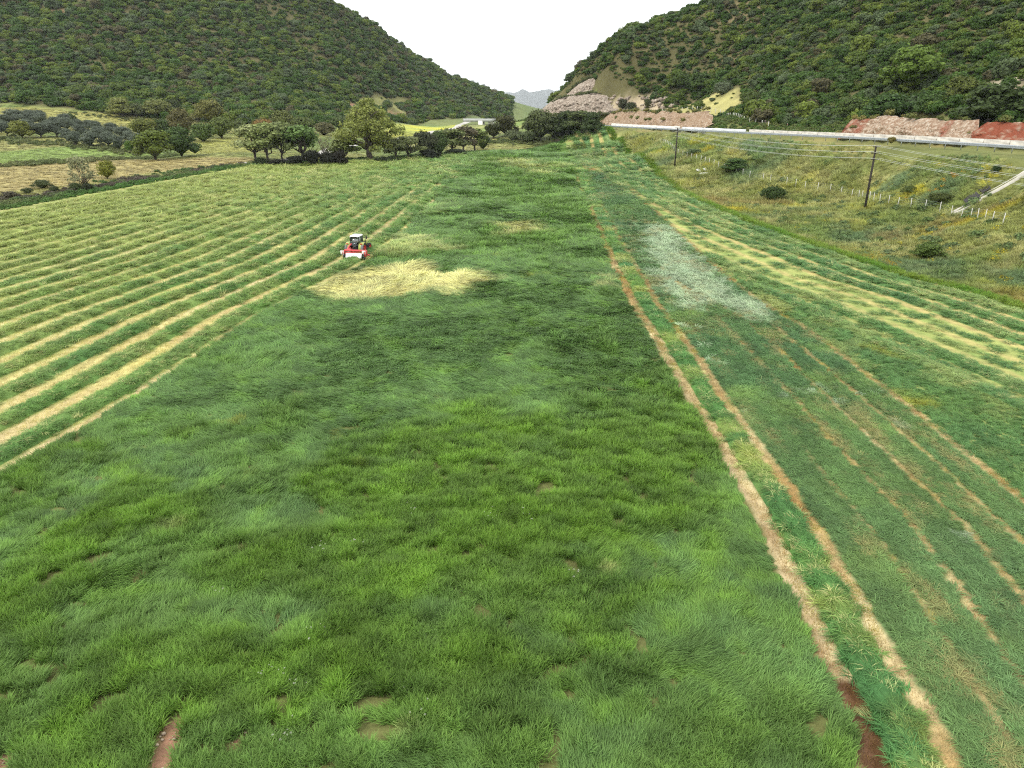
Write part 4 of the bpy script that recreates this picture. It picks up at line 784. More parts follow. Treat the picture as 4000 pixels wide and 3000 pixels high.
# ------------------------------------------------------------------ rock
def rockmat(name, c1, c2, c3, scale=0.9, stretch=(1, 1, .5)):
    m, n, out = nmat(name); L = n.links.new; g = n.nodes.new('ShaderNodeNewGeometry'); mp = n.nodes.new('ShaderNodeMapping'); mp.inputs['Scale'].default_value = stretch; L(g.outputs['Position'], mp.inputs['Vector'])
    z = n.nodes.new('ShaderNodeTexNoise'); z.inputs['Scale'].default_value = scale; z.inputs['Detail'].default_value = 9; z.inputs['Roughness'].default_value = .7; L(mp.outputs[0], z.inputs['Vector'])
    v = n.nodes.new('ShaderNodeTexVoronoi'); v.inputs['Scale'].default_value = scale * 1.1; L(mp.outputs[0], v.inputs['Vector'])
    r = n.nodes.new('ShaderNodeValToRGB'); e = r.color_ramp.elements; e[0].position = .33; e[0].color = (*c1, 1); e[1].position = .66; e[1].color = (*c3, 1); k = e.new(.5); k.color = (*c2, 1); L(z.outputs['Fac'], r.inputs['Fac'])
    a = n.nodes.new('ShaderNodeAttribute'); a.attribute_name = 'col'; mi = n.nodes.new('ShaderNodeMix'); mi.data_type = 'RGBA'; L(a.outputs['Alpha'], mi.inputs['Factor']); L(r.outputs['Color'], mi.inputs['A']); L(a.outputs['Color'], mi.inputs['B'])
    b = n.nodes.new('ShaderNodeBsdfPrincipled'); L(mi.outputs['Result'], b.inputs['Base Color']); b.inputs['Roughness'].default_value = .95; b.inputs['Specular IOR Level'].default_value = .15
    s = n.nodes.new('ShaderNodeMath'); s.operation = 'ADD'; L(z.outputs['Fac'], s.inputs[0]); L(v.outputs['Distance'], s.inputs[1]); bp = n.nodes.new('ShaderNodeBump'); bp.inputs['Strength'].default_value = .9; bp.inputs['Distance'].default_value = .5; L(s.outputs[0], bp.inputs['Height']); L(bp.outputs[0], b.inputs['Normal']); L(b.outputs[0], out.inputs[0]); return m
M_GREY = rockmat('quarry_stone', srgb(112, 100, 90) * .75, srgb(168, 152, 136) * .75, srgb(206, 196, 180) * .8)
M_RED = rockmat('red_rock', srgb(140, 108, 88) * .75, srgb(184, 158, 134) * .75, srgb(214, 204, 188) * .85, 1.4, (1, 1, 1))
def ribbon(P, T, n_up, bulge, amp, name, mat, label, cat, seed, colf=None, step=.8):
    """a rough rock wall standing between a foot line P and a top line T (Nx3 each, same count)"""
    P, T = np.asarray(P, float), np.asarray(T, float); t = np.linspace(0, 1, n_up)[None, :, None]; X = P[:, None] * (1 - t) + T[:, None] * t
    X[..., 2] += 0; d = X[:, -1, :2] - X[:, 0, :2]; d /= np.linalg.norm(d, axis=1)[:, None] + 1e-9
    u = np.arange(len(P))[:, None] * step; vv = np.broadcast_to(np.linspace(0, 1, n_up)[None] * np.linalg.norm(T - P, axis=1)[:, None], (len(P), n_up)); u = np.broadcast_to(u, vv.shape)
    n1 = fbm(u, vv * 1.0, 3.5, seed); n2 = 1 - np.abs(2 * fbm(u, vv, 1.3, seed + 3) - 1); n3 = fbm(u * 1.0, vv * .25, 1.6, seed + 7)
    off = -bulge * np.sin(math.pi * np.linspace(0, 1, n_up))[None] ** .6 + amp * ((n1 - .5) * 1.4 + (n2 - .5) * .7 + (n3 - .5) * .9)
    X[..., :2] += d[:, None] * off[..., None]; X[..., 2] += amp * .35 * (n2 - .5); n, m = off.shape; a = (np.arange(n - 1)[:, None] * m + np.arange(m - 1)).ravel(); Q = np.stack([a, a + m, a + m + 1, a + 1], 1)
    me = mk(name, X.reshape(-1, 3), Q, None, mat); cc = np.zeros((n * m, 4)) if colf is None else colf(u.ravel(), vv.ravel()); attr(me, 'col', 'FLOAT_COLOR', cc); return tag(link(name, me), label, cat)
def edge(P2, dz, n): 
    q = resample(np.array(P2, float), np.sum(np.linalg.norm(np.diff(np.array(P2, float), axis=0), axis=1)) / (n + .5))[:n]; return np.c_[q, H(q[:, 0], q[:, 1]) + dz]
def face(bot, top, n, n_up, bulge, amp, *a, zb=-.8, zt=.6, **k):
    B = at(*np.array(bot, float).T)[:, :3]; Tp = at(*np.array(top, float).T)[:, :3]
    def rs(Q): 
        s = np.r_[0, np.cumsum(np.linalg.norm(np.diff(Q[:, :2], axis=0), axis=1))]; tt = np.linspace(0, s[-1], n); return np.stack([np.interp(tt, s, Q[:, i]) for i in range(3)], 1)
    B, Tp = rs(B), rs(Tp); B[:, 2] += zb; Tp[:, 2] += zt; return ribbon(B, Tp, n_up, bulge, amp, *a, **k)
def pline(pp, Ys, n):
    P = np.array([atY(a, b, Y) for (a, b), Y in zip(pp, Ys)]); P = spline(P, 10); q = np.r_[0, np.cumsum(np.linalg.norm(np.diff(P, axis=0), axis=1))]; t = np.linspace(0, q[-1], n); return np.stack([np.interp(t, q, P[:, i]) for i in range(3)], 1)
qb = pline([(1160, 250), (1190, 250), (1226, 250), (1286, 248), (1336, 246), (1368, 240)], [432, 420, 414, 410, 408, 408], 110); qt = pline([(1170, 243), (1196, 221), (1222, 211), (1264, 205.5), (1304, 202), (1346, 215), (1372, 236)], [440, 432, 428, 424, 422, 420, 414], 110)
ub = pline([(1222, 211), (1264, 205.5), (1304, 202), (1330, 206)], [433, 429, 427, 426], 80); ut = pline([(1226, 204), (1246, 186), (1272, 172), (1290, 167), (1308, 178), (1334, 203)], [440, 440, 438, 437, 436, 432], 80)
ribbon(qb, qt, 34, 2.0, 3.0, 'quarry_face', M_GREY, 'pale grey rock wall of the cut hill, lower bench', 'rock face', 500)
ribbon(ub, ut, 30, 1.6, 2.6, 'quarry_face', M_GREY, 'pale grey rock wall of the cut hill, upper bench', 'rock face', 520)
qm = qt[::-1][::-1]; i_ = (np.arange(109) * 2)[:, None]; ledge = np.empty((220, 3)); ledge[0::2] = qt + [0, -.6, .05]; ledge[1::2] = qt + [0, 12, 1.2]; tag(link('quarry_ledge', mk('quarry_ledge', ledge, i_ + np.array([[0, 1, 3, 2]]), None, M_GREY)), kind='structure'); attr(bpy.data.meshes['quarry_ledge'], 'col', 'FLOAT_COLOR', np.zeros((220, 4)))
led = np.vstack([qt[20:95:2] + [0, 2.5, .2], qb[::3] + [0, -4, 0], ut[::2] + [0, 3, .3]]); led = led + rng.normal(0, .8, led.shape) * [1, 1, .1]; s_ = rng.uniform(.7, 2.0, len(led)); tag(scatter('ledge_scrub', led, 'scrub', np.repeat(srgb(104, 112, 70)[None], len(led), 0) * GT * rng.uniform(.8, 1.2, len(led))[:, None], s_), 'low scrub growing along the quarry ledges', 'scrub', kind='stuff')
def redmix(lim):
    def f(u, v):
        s = sstep(.5, .68, fbm(u, v * .35, 7, 531)) * .95; s = np.maximum(s, sstep(lim[0], lim[1], u)); c = np.repeat((srgb(150, 84, 62) * .8)[None], len(u), 0); return np.c_[c, np.clip(s - .7 * sstep(.55, .7, fbm(u, v, .9, 533)), 0, 1)]
    return f
def off_road(i0, i1, off): 
    q = RDL[i0:i1] + RDN[i0:i1] * off; return q
def road_i(px, off=0.0):
    u = [proj(p[0], p[1], RZ)[0] for p in RDL + RDN * off]; return int(np.argmin(np.abs(np.array(u) - px)))
scr = []
def cut(px0, px1, hgt, back, name, label, seed, mat, colf, n_up=14):
    i0, i1 = sorted((road_i(px0, 20.5), road_i(px1, 20.5))); a = resample(off_road(i0, i1 + 1, 20.5), .8); b = resample(off_road(i0, i1 + 1, 20.5 + back), .8); n = min(len(a), len(b)); tt = np.linspace(0, 1, n)
    a = a[np.round(np.linspace(0, len(a) - 1, n)).astype(int)]; b = b[np.round(np.linspace(0, len(b) - 1, n)).astype(int)]; env = np.minimum(1, np.minimum(tt, 1 - tt) * 22 + .3)
    top = RZ + hgt * env * (.82 + .34 * fbm(np.arange(n) * .8, np.zeros(n), 9, seed)); P = np.c_[a, np.full(n, RZ - .8)]; T = np.c_[b, np.maximum(top, H(b[:, 0], b[:, 1]) + .15)]
    scr.append(T[::2] + [0, 0, .1]); scr.append(T[::5] * .5 + P[::5] * .5); return ribbon(P, T, n_up, .6, 1.5, name, mat, label, 'rock face', seed, colf)
cut(1806, 2076, 4.4, 3.4, 'rock_cut', 'broken pale and red rock cut above the road barrier', 541, M_RED, redmix((1e6, 2e6)))
cut(2072, 2290, 3.8, 5.0, 'rock_cut', 'reddest stony soil cut at the right end of the road', 551, M_RED, redmix((-9, -8)))
cut(1290, 1515, 5.6, 5.5, 'rock_cut', 'long reddish earth bank behind the white barrier', 561, M_RED, lambda u, v: np.c_[np.repeat((srgb(158, 128, 92) * .72)[None], len(u), 0), np.clip(.75 * fbm(u, v, 5, 563) - .05, 0, 1)])
led = np.vstack(scr); led = led[rng.random(len(led)) < .42]; led = led + rng.normal(0, .5, led.shape) * [1, 1, .3]; s_ = rng.uniform(.5, 1.5, len(led)); tag(scatter('cut_scrub', led, 'scrub', mixc(np.repeat(srgb(104, 116, 62)[None], len(led), 0), srgb(150, 140, 80), rng.random(len(led))) * GT, s_), 'scrub overhanging and dotting the roadside rock cuts', 'scrub', kind='stuff')
# boulders on the scree
bm_ = [mk('boulder', ICO2[0] * (1 + .22 * np.random.default_rng(600 + i).normal(size=(len(ICO2[0]), 1)).clip(-1, 1)) * np.array([1.2, .9, .75]), None, ICO2[1], M_GREY) for i in range(3)]
for b in bm_: attr(b, 'col', 'FLOAT_COLOR', np.zeros((len(b.vertices), 4)))
for i in range(60):
    px, py = rng.uniform(1312, 1460), rng.uniform(206, 240)
    if i < 12: px, py = rng.uniform(2134, 2208), rng.uniform(184, 204)
    p = at(px, py)[0]; s = rng.uniform(.5, 1.5)
    if i >= 12 and sdist(np.array([p[0]]), np.array([p[1]]), Z_SCREE)[0] > 6: continue
    tag(link('boulder', bm_[i % 3], loc=p, rot=tuple(rng.uniform(-.5, .5, 3)), scl=(s, s, s)), 'pale boulder on the bare patch high on the right slope' if i < 12 else 'pale boulder on the scree beside the quarry', 'boulder', 'boulders on the right slope')
# ------------------------------------------------------------------ road
def strip(o0, o1, z0, z1, i0=0, i1=None, step=1):
    q = RDL[i0:i1:step]; n = RDN[i0:i1:step]; a = q + n * o0; b = q + n * o1; V = np.empty((2 * len(q), 3)); V[0::2] = np.c_[a, np.full(len(q), z0)]; V[1::2] = np.c_[b, np.full(len(q), z1)]; i = np.arange(len(q) - 1) * 2; return V, np.stack([i, i + 1, i + 3, i + 2], 1)
NV = int(np.argmax(RDL[:, 1] > 470))
M_ASPH = paint('asphalt', (.30, .30, .30), .85, var=.15, scale=.6); M_GRAV = paint('gravel', (.52, .50, .46), .95, var=.25, scale=1.4, bump=.4); M_CONC = paint('concrete', (.52, .49, .43), .85, var=.18, scale=.8, bump=.1); M_WHITE = paint('white_steel', (.72, .75, .78), .5, var=.06); M_GALV = paint('galvanised', (.42, .45, .48), .45, .6, var=.12)
V, Q = strip(-.2, 20.8, RZ, RZ, 0, NV); tag(link('road', mk('road', V, Q, None, M_ASPH)), kind='structure')
mb = MB(); mb.add(*strip(-2.9, -.2, RZ - .22, RZ - .02, 0, NV)); tag(mb.build('gravel_shoulder', M_GRAV), kind='structure')
mb = MB()
for o in (.5, 8.3, 12.2, 20.0): mb.add(*strip(o, o + .16, RZ + .004, RZ + .004, 0, NV))
tag(mb.build('road_marking', paint('white_line', (.75, .75, .72), .7)), kind='structure')
def segs(i0, i1, off, prof, mat, name, parent, per=3):
    for i in range(i0, i1 - 1, per):
        j = min(i + per, i1 - 1); mb = MB(); pts = []
        for k, sh in ((i, .04), (j, -.04)):
            q = RDL[k] + RDN[k] * off; t = (RDL[j] - RDL[i]); t /= np.linalg.norm(t); q = q + t * sh; pts += [(q[0] + RDN[k][0] * w, q[1] + RDN[k][1] * w, RZ + z) for w, z in prof]
        m = len(prof); mb.add(pts, [(a, (a + 1) % m, m + (a + 1) % m, m + a) for a in range(m)] + ([(0, 3, 2, 1)] if m == 4 else []) , [(0, a + 1, a) for a in range(1, m - 1)] + [(m, m + a, m + a + 1) for a in range(1, m - 1)] if m != 4 else [(m, m + 1, m + 2), (m, m + 2, m + 3)])
        o = mb.build(name, mat, parent)
NJ = [(-.30, -.02), (-.30, .08), (-.14, .35), (-.09, 1.05), (.09, 1.05), (.14, .35), (.30, .08), (.30, -.02)]
iw0, iw1 = sorted((road_i(1412), road_i(1545))); ia, ib = sorted((road_i(2290), road_i(1298)))
mbx = empty('median_barrier', (*RDL[ib] + RDN[ib] * 10, RZ)); mbx.location = (0, 0, 0); tag(mbx, 'long concrete barrier wall down the middle of the road', 'barrier'); segs(ia, iw0, 10, NJ, M_CONC, 'barrier_segment', mbx); segs(iw1, ib + 12, 10, NJ, paint('pale_concrete', (.72, .70, .64), .8, var=.08), 'barrier_segment', mbx)
wb = empty('steel_barrier', (0, 0, 0)); tag(wb, 'white steel barrier stretch closing the gap in the concrete barrier', 'barrier'); segs(iw0, iw1, 10, [(-.22, -.02), (-.22, .95), (.22, .95), (.22, -.02)], M_WHITE, 'barrier_panel', wb)
gr = empty('guard_rail', (0, 0, 0)); tag(gr, 'grey steel guard rail along the near edge of the road', 'guard rail')
pm = MB().box((0, 0, .1), (.12, .10, 1.3)).mesh('post', M_GALV)
for i in range(ia, ib + 6, 2): q = RDL[i] + RDN[i] * .12; link('post', pm, gr, (q[0], q[1], RZ))
for zz, h in ((.62, .15), (.36, .12)):
    mb = MB()
    for (o0, z0), (o1, z1) in (((-.03, zz - h), (-.10, zz - h * .4)), ((-.10, zz - h * .4), (-.05, zz)), ((-.05, zz), (-.10, zz + h * .4)), ((-.10, zz + h * .4), (-.03, zz + h))): mb.add(*strip(o0, o1, RZ + z0, RZ + z1, ia, ib + 6))
    mb.build('rail', M_GALV, gr)
# reflector posts and red board by the far carriageway
for px, py in ((1652, 268), (1700, 276)):
    p = at(px, py)[0]; e = empty('marker_post', p); tag(e, 'red and white marker post behind the road' + (' by the fence' if px < 1680 else ' near a yellow bush'), 'post'); MB().box((0, 0, .6), (.12, .05, 1.3)).build('post', M_WHITE, e); MB().box((0, -.03, 1.0), (.13, .02, .3)).build('red_band', paint('red_band', (.6, .04, .03), .5), e)
# ------------------------------------------------------------------ fences
M_POST = paint('white_concrete', (.56, .55, .50), .9, var=.15)
def fence(pp, gap, hgt, label, wdt=.13, every=1):
    P = at(*np.array(pp, float).T)[:, :2]; q = resample(P, gap); f = empty('post_fence', (q[0][0], q[0][1], float(H(*q[0])))); tag(f, label, 'fence'); base = np.array(f.location); pm = MB().box((0, 0, hgt / 2 - .2), (wdt, wdt, hgt + .4), bev=.01).mesh('post', M_POST); tops = []
    for k in q:
        if rng.random() < .06: continue
        z = float(H(k[0], k[1])); link('post', pm, f, np.array((k[0], k[1], z)) - base, (rng.normal(0, .03), rng.normal(0, .03), rng.uniform(0, 1.5))); tops.append((k[0], k[1], z + hgt))
    tops = np.array(tops) - base; mb = MB()
    for dz in (-.12, -.5, -.9): mb.tube(tops + np.array([0, 0, dz]), .006, 3, False)
    mb.build('wire', M_GALV, f); return f
fence([(1427, 312), (1460, 335), (1510, 350), (1550, 364), (1600, 380), (1680, 398), (1735, 410), (1800, 417), (1850, 428), (1890, 440), (1940, 449), (1990, 454), (2040, 462), (2092, 475), (2150, 487), (2212, 497)], 2.6, 1.75, 'row of thin white concrete fence posts across the roadside bank', .09)
fence([(1180, 243), (1246, 240), (1340, 239), (1500, 238), (1560, 246), (1605, 262), (1640, 270), (1660, 274)], 4.2, 1.7, 'row of white fence posts above the reddish bank and quarry foot', .16)
# ------------------------------------------------------------------ poles and wires
M_POLE = paint('tarred_wood', (.035, .027, .022), .85, var=.3, scale=1.5)
M_INS = paint('insulator', (.35, .36, .36), .3)
def pole(p, hgt, yaw, label, arms=(.15, 1.15, 2.2), r=.21):
    e = empty('utility_pole', p, yaw); tag(e, label, 'pole', 'utility poles'); MB().tube([(0, 0, -.6), (0, 0, hgt * .5), (0, 0, hgt)], [r, r * .85, r * .65], 10).build('pole', M_POLE, e); A_ = []
    for i, dz in enumerate(arms):
        w = (1.5, 1.9, 1.5)[i]; z = hgt - dz; a = MB().box((0, -.17, z), (w, .10, .12)).build('crossarm', M_POLE, e)
        for s in (-1, 1):
            ins = MB().lathe([(.0, .0), (.05, .0), (.03, .05), (.06, .08), (.02, .14), (0, .15)], (s * (w / 2 - .1), -.17, z + .06), 'z', 8).build('insulator', M_INS, a); A_.append((s * (w / 2 - .1), -.17, z + .2))
    c, s = math.cos(yaw), math.sin(yaw); return [np.array([p[0] + c * a[0] - s * a[1], p[1] + s * a[0] + c * a[1], p[2] + a[2]]) for a in A_]
pn = at(1868, 452)[0]; pf = at(1457, 364)[0]; dirn = math.atan2(pn[1] - pf[1], pn[0] - pf[0]) + math.pi / 2
def tall(px, py, top):
    p = at(px, py)[0]; _, rz = rayP(px, top); return (CAM_Z + rz * p[1]) - p[2]
wn = pole(pn, tall(1868, 452, 315), dirn, 'dark wooden pole with crossarms on the bank, the nearer one'); wf = pole(pf, tall(1457, 364, 275), dirn, 'dark wooden pole at the field edge, the farther one')
nx = pn + (pn - pf) * 1.0; nx[2] = float(H(nx[0], nx[1])); wx = pole(nx, 10.6, dirn, 'dark wooden pole beyond the right picture edge')
M_WIRE = paint('aluminium_wire', (.62, .64, .60), .5, .3)
WN = ['top wire, bank side', 'top wire, field side', 'middle wire, bank side', 'middle wire, field side', 'lowest wire, bank side', 'lowest wire, field side']
def span(a, b, sag, label):
    t = np.linspace(0, 1, 17)[:, None]; P = a * (1 - t) + b * t; P[:, 2] -= 4 * sag * (t * (1 - t))[:, 0]; mb = MB(); mb.tube(P, .017, 4, False); tag(mb.build('power_cable', M_WIRE), label, 'cable', 'overhead wires of the roadside poles')
for k in range(6):
    span(wf[k], wn[k], 1.3, f'{WN[k]}, between the far and near dark poles'); span(wn[k], wx[k], 1.0, f'{WN[k]}, from the near pole to the right picture edge')
for px, py, top, lab in ((498, 268, 228, 'thin dark pole beside the dome shaped olive tree'), (287, 235, 202, 'thin dark pole at the foot of the left wooded slope'), (761, 218, 189, 'thin pale pole standing in the woods above the oak'), (981, 247, 223, 'thin pole right of the clearing on the left slope')):
    p = at(px, py)[0]; pole(p, tall(px, py, top), 0.4, lab, (.3,), .14)
# ------------------------------------------------------------------ concrete drain, black sheet, white discs
dl = at(np.array([2060, 2090, 2130, 2175, 2212, 2260.]), np.array([462, 446, 421, 397, 375, 345.])); dq = resample(dl[:, :2], .9); dn = normals2(dq); dz = H(dq[:, 0], dq[:, 1])
dr = empty('drain_channel', (0, 0, 0)); tag(dr, 'narrow concrete drain running down the roadside bank', 'drain')
for nm, o0, o1, h0, h1 in (('side_wall', -.55, -.38, .30, .30), ('side_wall', .38, .55, .30, .30), ('channel_floor', -.38, .38, .08, .08)):
    mb = MB(); V = []
    for q, n, z in zip(dq, dn, dz): V += [(*(q + n * o0), z - .5), (*(q + n * o0), z + h0), (*(q + n * o1), z + h1), (*(q + n * o1), z - .5)]
    m = len(dq); mb.add(V, [(4 * i + a, 4 * i + b, 4 * i + 4 + b, 4 * i + 4 + a) for i in range(m - 1) for a, b in ((1, 0), (2, 1), (3, 2))]); mb.build(nm, M_CONC, dr)
sp = at(np.array([2082, 2100, 2128, 2140, 2120, 2095.]), np.array([440, 424, 412, 420, 432, 444.])); 
def sheet(q4, nu, nv, dz, name, mat, label, cat):
    q4 = np.array(q4, float); u = np.linspace(0, 1, nu)[:, None, None]; v = np.linspace(0, 1, nv)[None, :, None]; P = (q4[0] * (1 - u) + q4[1] * u) * (1 - v) + (q4[3] * (1 - u) + q4[2] * u) * v; x, y = P[..., 0].ravel(), P[..., 1].ravel(); x = x + (fbm(x, y, 1, 3) - .5) * .7; y = y + (fbm(x, y, 1, 9) - .5) * .7
    z = H(x, y) + dz + (fbm(x, y, .8, 15) - .5) * .35; a = (np.arange(nu - 1)[:, None] * nv + np.arange(nv - 1)).ravel(); o = link(name, mk(name, np.stack([x, y, z], 1), np.stack([a, a + nv, a + nv + 1, a + 1], 1), None, mat, True)); md = o.modifiers.new('thick', 'SOLIDIFY'); md.thickness = .03; return tag(o, label, cat)
M_BLK = paint('black_fabric', (.035, .030, .036), .8, var=.3)
sheet(at(np.array([2076, 2106, 2118, 2086.]), np.array([438, 420, 430, 450.]))[:, :2], 14, 9, .35, 'black_sheet', M_BLK, 'crumpled black sheet lying beside the concrete drain, the larger one', 'sheet')
sheet(at(np.array([2112, 2132, 2140, 2118.]), np.array([414, 404, 412, 424.]))[:, :2], 10, 8, .35, 'black_sheet', M_BLK, 'smaller black sheet piece across the concrete drain', 'sheet')
M_DISC = paint('white_plastic', (.66, .65, .62), .5, var=.05)
for px, py, rr, tl, lab in ((1512, 372, 1.0, .08, 'white round disc lying flat on the bank, left of three'), (1519, 378.6, 1.0, -.12, 'white round disc nearest the field of the three'), (1524.5, 371, .75, .35, 'white disc tilted up at the back of the three')):
    p = at(px, py)[0]; e = empty('white_disc', p + np.array([0, 0, .35])); tag(e, lab, 'disc', 'white discs on the bank'); e.rotation_euler = (R(9) + tl * .7, tl, 0)
    MB().lathe([(.16, 0), (rr * .6, .02), (rr * .93, .05), (rr, .10), (rr, .16), (rr * .95, .16), (rr * .9, .11), (rr * .55, .07), (.16, .06), (.16, 0)], n=28, axis='z').build('plate', M_DISC, e, True); MB().lathe([(.0, .14), (.12, .14), (.16, .1), (.16, -.05), (0, -.05)], n=14, axis='z').build('hub', paint('grey_plastic', (.35, .35, .35), .6), e)
# ------------------------------------------------------------------ white track across the meadow, far bridge, lake and far hills
tp = at(np.array([520, 560, 600, 640, 680, 720, 760, 800, 850, 890, 930, 975, 992, 1017.]), np.array([354, 351, 348, 343, 335, 320, 314.5, 308, 302, 297, 286, 279.5, 270, 260.])); tq = resample(spline(tp[:, :2], 6), 2.0); tn = normals2(tq); nu = np.array([-1, -.5, 0, .5, 1])
X = tq[:, None] + tn[:, None] * (nu * 2.6)[None, :, None]; zz = H(X[..., 0].ravel(), X[..., 1].ravel()) + .10; a = (np.arange(len(tq) - 1)[:, None] * 5 + np.arange(4)).ravel(); tag(link('gravel_track', mk('gravel_track', np.c_[X.reshape(-1, 2), zz], np.stack([a, a + 5, a + 6, a + 1], 1), None, paint('pale_gravel', (.44, .42, .38), .95, var=.15, scale=.5), True)), kind='structure')
def wallline(pp, Ys, z0, z1, th, name, mat, parent=None):
    P = np.array([atY(a, b, Y) for (a, b), Y in zip(pp, Ys)]); q = spline(P, 6); n = normals2(q[:, :2]); V = []
    for k in range(len(q)): V += [(q[k, 0], q[k, 1], q[k, 2] + z0), (q[k, 0], q[k, 1], q[k, 2] + z1), (q[k, 0] + n[k, 0] * th, q[k, 1] + n[k, 1] * th, q[k, 2] + z1), (q[k, 0] + n[k, 0] * th, q[k, 1] + n[k, 1] * th, q[k, 2] + z0)]
    m = len(q); return MB().add(V, [(4 * i + a, 4 * i + 4 + a, 4 * i + 4 + (a + 1) % 4, 4 * i + (a + 1) % 4) for i in range(m - 1) for a in range(4)] + [(0, 1, 2, 3), (4 * m - 1, 4 * m - 2, 4 * m - 3, 4 * m - 4)]).build(name, mat, parent)
M_FARW = paint('bright_concrete', (.78, .75, .70), .9, var=.06)
vd = empty('far_embankment', (0, 0, 0)); tag(vd, 'white curving motorway embankment in the gap between the hills', 'embankment'); wallline([(1030, 249), (1060, 252.5), (1100, 256), (1130, 258.5), (1158, 261)], [980, 930, 880, 840, 810], -6.5, 0, 9, 'embankment_wall', M_FARW, vd); wallline([(1030, 248.6), (1060, 252), (1100, 255.5), (1130, 258), (1158, 260.5)], [982, 932, 882, 842, 812], 0, .9, .4, 'parapet', M_CONC, vd)
br = empty('road_bridge', (0, 0, 0)); tag(br, 'small grey concrete bridge with white abutment behind the hedge trees', 'bridge'); wallline([(1000, 259.5), (1030, 259.8), (1064, 260)], [620, 615, 610], -1.2, 1.2, 8, 'deck', paint('grey_concrete', (.40, .41, .40), .9), br)
for a, b in ((1033, 1042), (1054, 1062)): wallline([(a, 262), ((a + b) / 2, 262), (b, 262)], [614, 613.5, 613], -9, .4, 6, 'abutment', M_FARW, br)
wm, n, out = nmat('lake_water'); pb = n.nodes.new('ShaderNodeBsdfPrincipled'); pb.inputs['Base Color'].default_value = (.20, .27, .30, 1); pb.inputs['Roughness'].default_value = .18; wv = n.nodes.new('ShaderNodeTexNoise'); wv.inputs['Scale'].default_value = .15; wb_ = n.nodes.new('ShaderNodeBump'); wb_.inputs['Strength'].default_value = .15; n.links.new(wv.outputs['Fac'], wb_.inputs['Height']); n.links.new(wb_.outputs[0], pb.inputs['Normal']); n.links.new(pb.outputs[0], out.inputs[0])
tag(link('lake', mk('lake', [(-8800, 3300, -16.2), (8800, 3300, -16.2), (8800, 16900, -16.2), (-8800, 16900, -16.2)], [(0, 1, 2, 3)], None, wm)), kind='structure')
def range_(name, Y, depth, crest, seed, col, base=-20, x0=-6000, x1=6000):
    xs = np.linspace(x0, x1, 160); ts = np.linspace(-1, 1, 21); X, T = np.meshgrid(xs, ts); hgt = np.interp(X, *np.array(crest, float).T) * (.8 + .4 * fbm(X, T * 0, 300, seed)); z = base + hgt * (1 - np.abs(T) ** 1.3) * (.75 + .5 * fbm(X, T * depth, 260, seed + 3)); y = Y + T * depth; m = 160; a = (np.arange(20)[:, None] * m + np.arange(m - 1)).ravel()
    me = mk(name, np.stack([X.ravel(), y.ravel(), z.ravel()], 1), np.stack([a, a + 1, a + m + 1, a + m], 1), None, groundmat(name + '_cover', .02, .25, .1), True); attr(me, 'col', 'FLOAT_COLOR', np.repeat([[*col, 1]], 160 * 21, 0)); tag(link(name, me), kind='structure')
range_('far_shore', 7600, 700, [(-6000, 60), (-450, 62), (-250, 50), (0, 72), (250, 66), (480, 52), (800, 30), (6000, 60)], 611, srgb(96, 112, 70) * .5)
range_('mountains', 14500, 1500, [(-6000, 420), (-1200, 360), (-500, 300), (-200, 330), (220, 420), (560, 360), (900, 440), (1400, 520), (6000, 400)], 621, srgb(96, 104, 92) * .5)
# ------------------------------------------------------------------ tractor
M_LIME = paint('lime_paint', srgb(176, 186, 96) * .8, .35, var=.06); M_DARK = paint('dark_plastic', (.025, .026, .027), .6); M_TYRE = paint('rubber', (.018, .018, .018), .85, var=.25, scale=8); M_RIM = paint('red_rim', (.52, .035, .03), .4, var=.08); M_ROOF = paint('white_roof', (.80, .80, .78), .35, var=.03); M_GREY = paint('grey_fender', (.16, .16, .16), .6); M_RED = paint('red_paint', (.58, .075, .075), .45, var=.10); M_IRON = paint('iron', (.06, .058, .055), .6, .5); M_LAMP = paint('red_lamp', (.5, .03, .02), .3)
gm, n, out = nmat('cab_glass'); gb = n.nodes.new('ShaderNodeBsdfPrincipled'); gb.inputs['Base Color'].default_value = (.72, .78, .80, 1); gb.inputs['Roughness'].default_value = .03; gb.inputs['Transmission Weight'].default_value = .0; gt = n.nodes.new('ShaderNodeBsdfTransparent'); gt.inputs[0].default_value = (.72, .78, .80, 1); gg = n.nodes.new('ShaderNodeBsdfGlossy'); gg.inputs['Roughness'].default_value = .05; gx = n.nodes.new('ShaderNodeMixShader'); gx.inputs[0].default_value = .22; n.links.new(gt.outputs[0], gx.inputs[1]); n.links.new(gg.outputs[0], gx.inputs[2]); n.links.new(gx.outputs[0], out.inputs[0])
tp0 = at(771, 549)[0]; HEAD = math.atan2(LBY[-3][1] - LBY[-6][1], LBY[-3][0] - LBY[-6][0]) - math.pi / 2 - .06
tr = empty('tractor', tp0 + np.array([0, 0, -.05]), HEAD); tag(tr, 'lime and dark tractor with white cab roof and red wheel rims mowing', 'tractor')
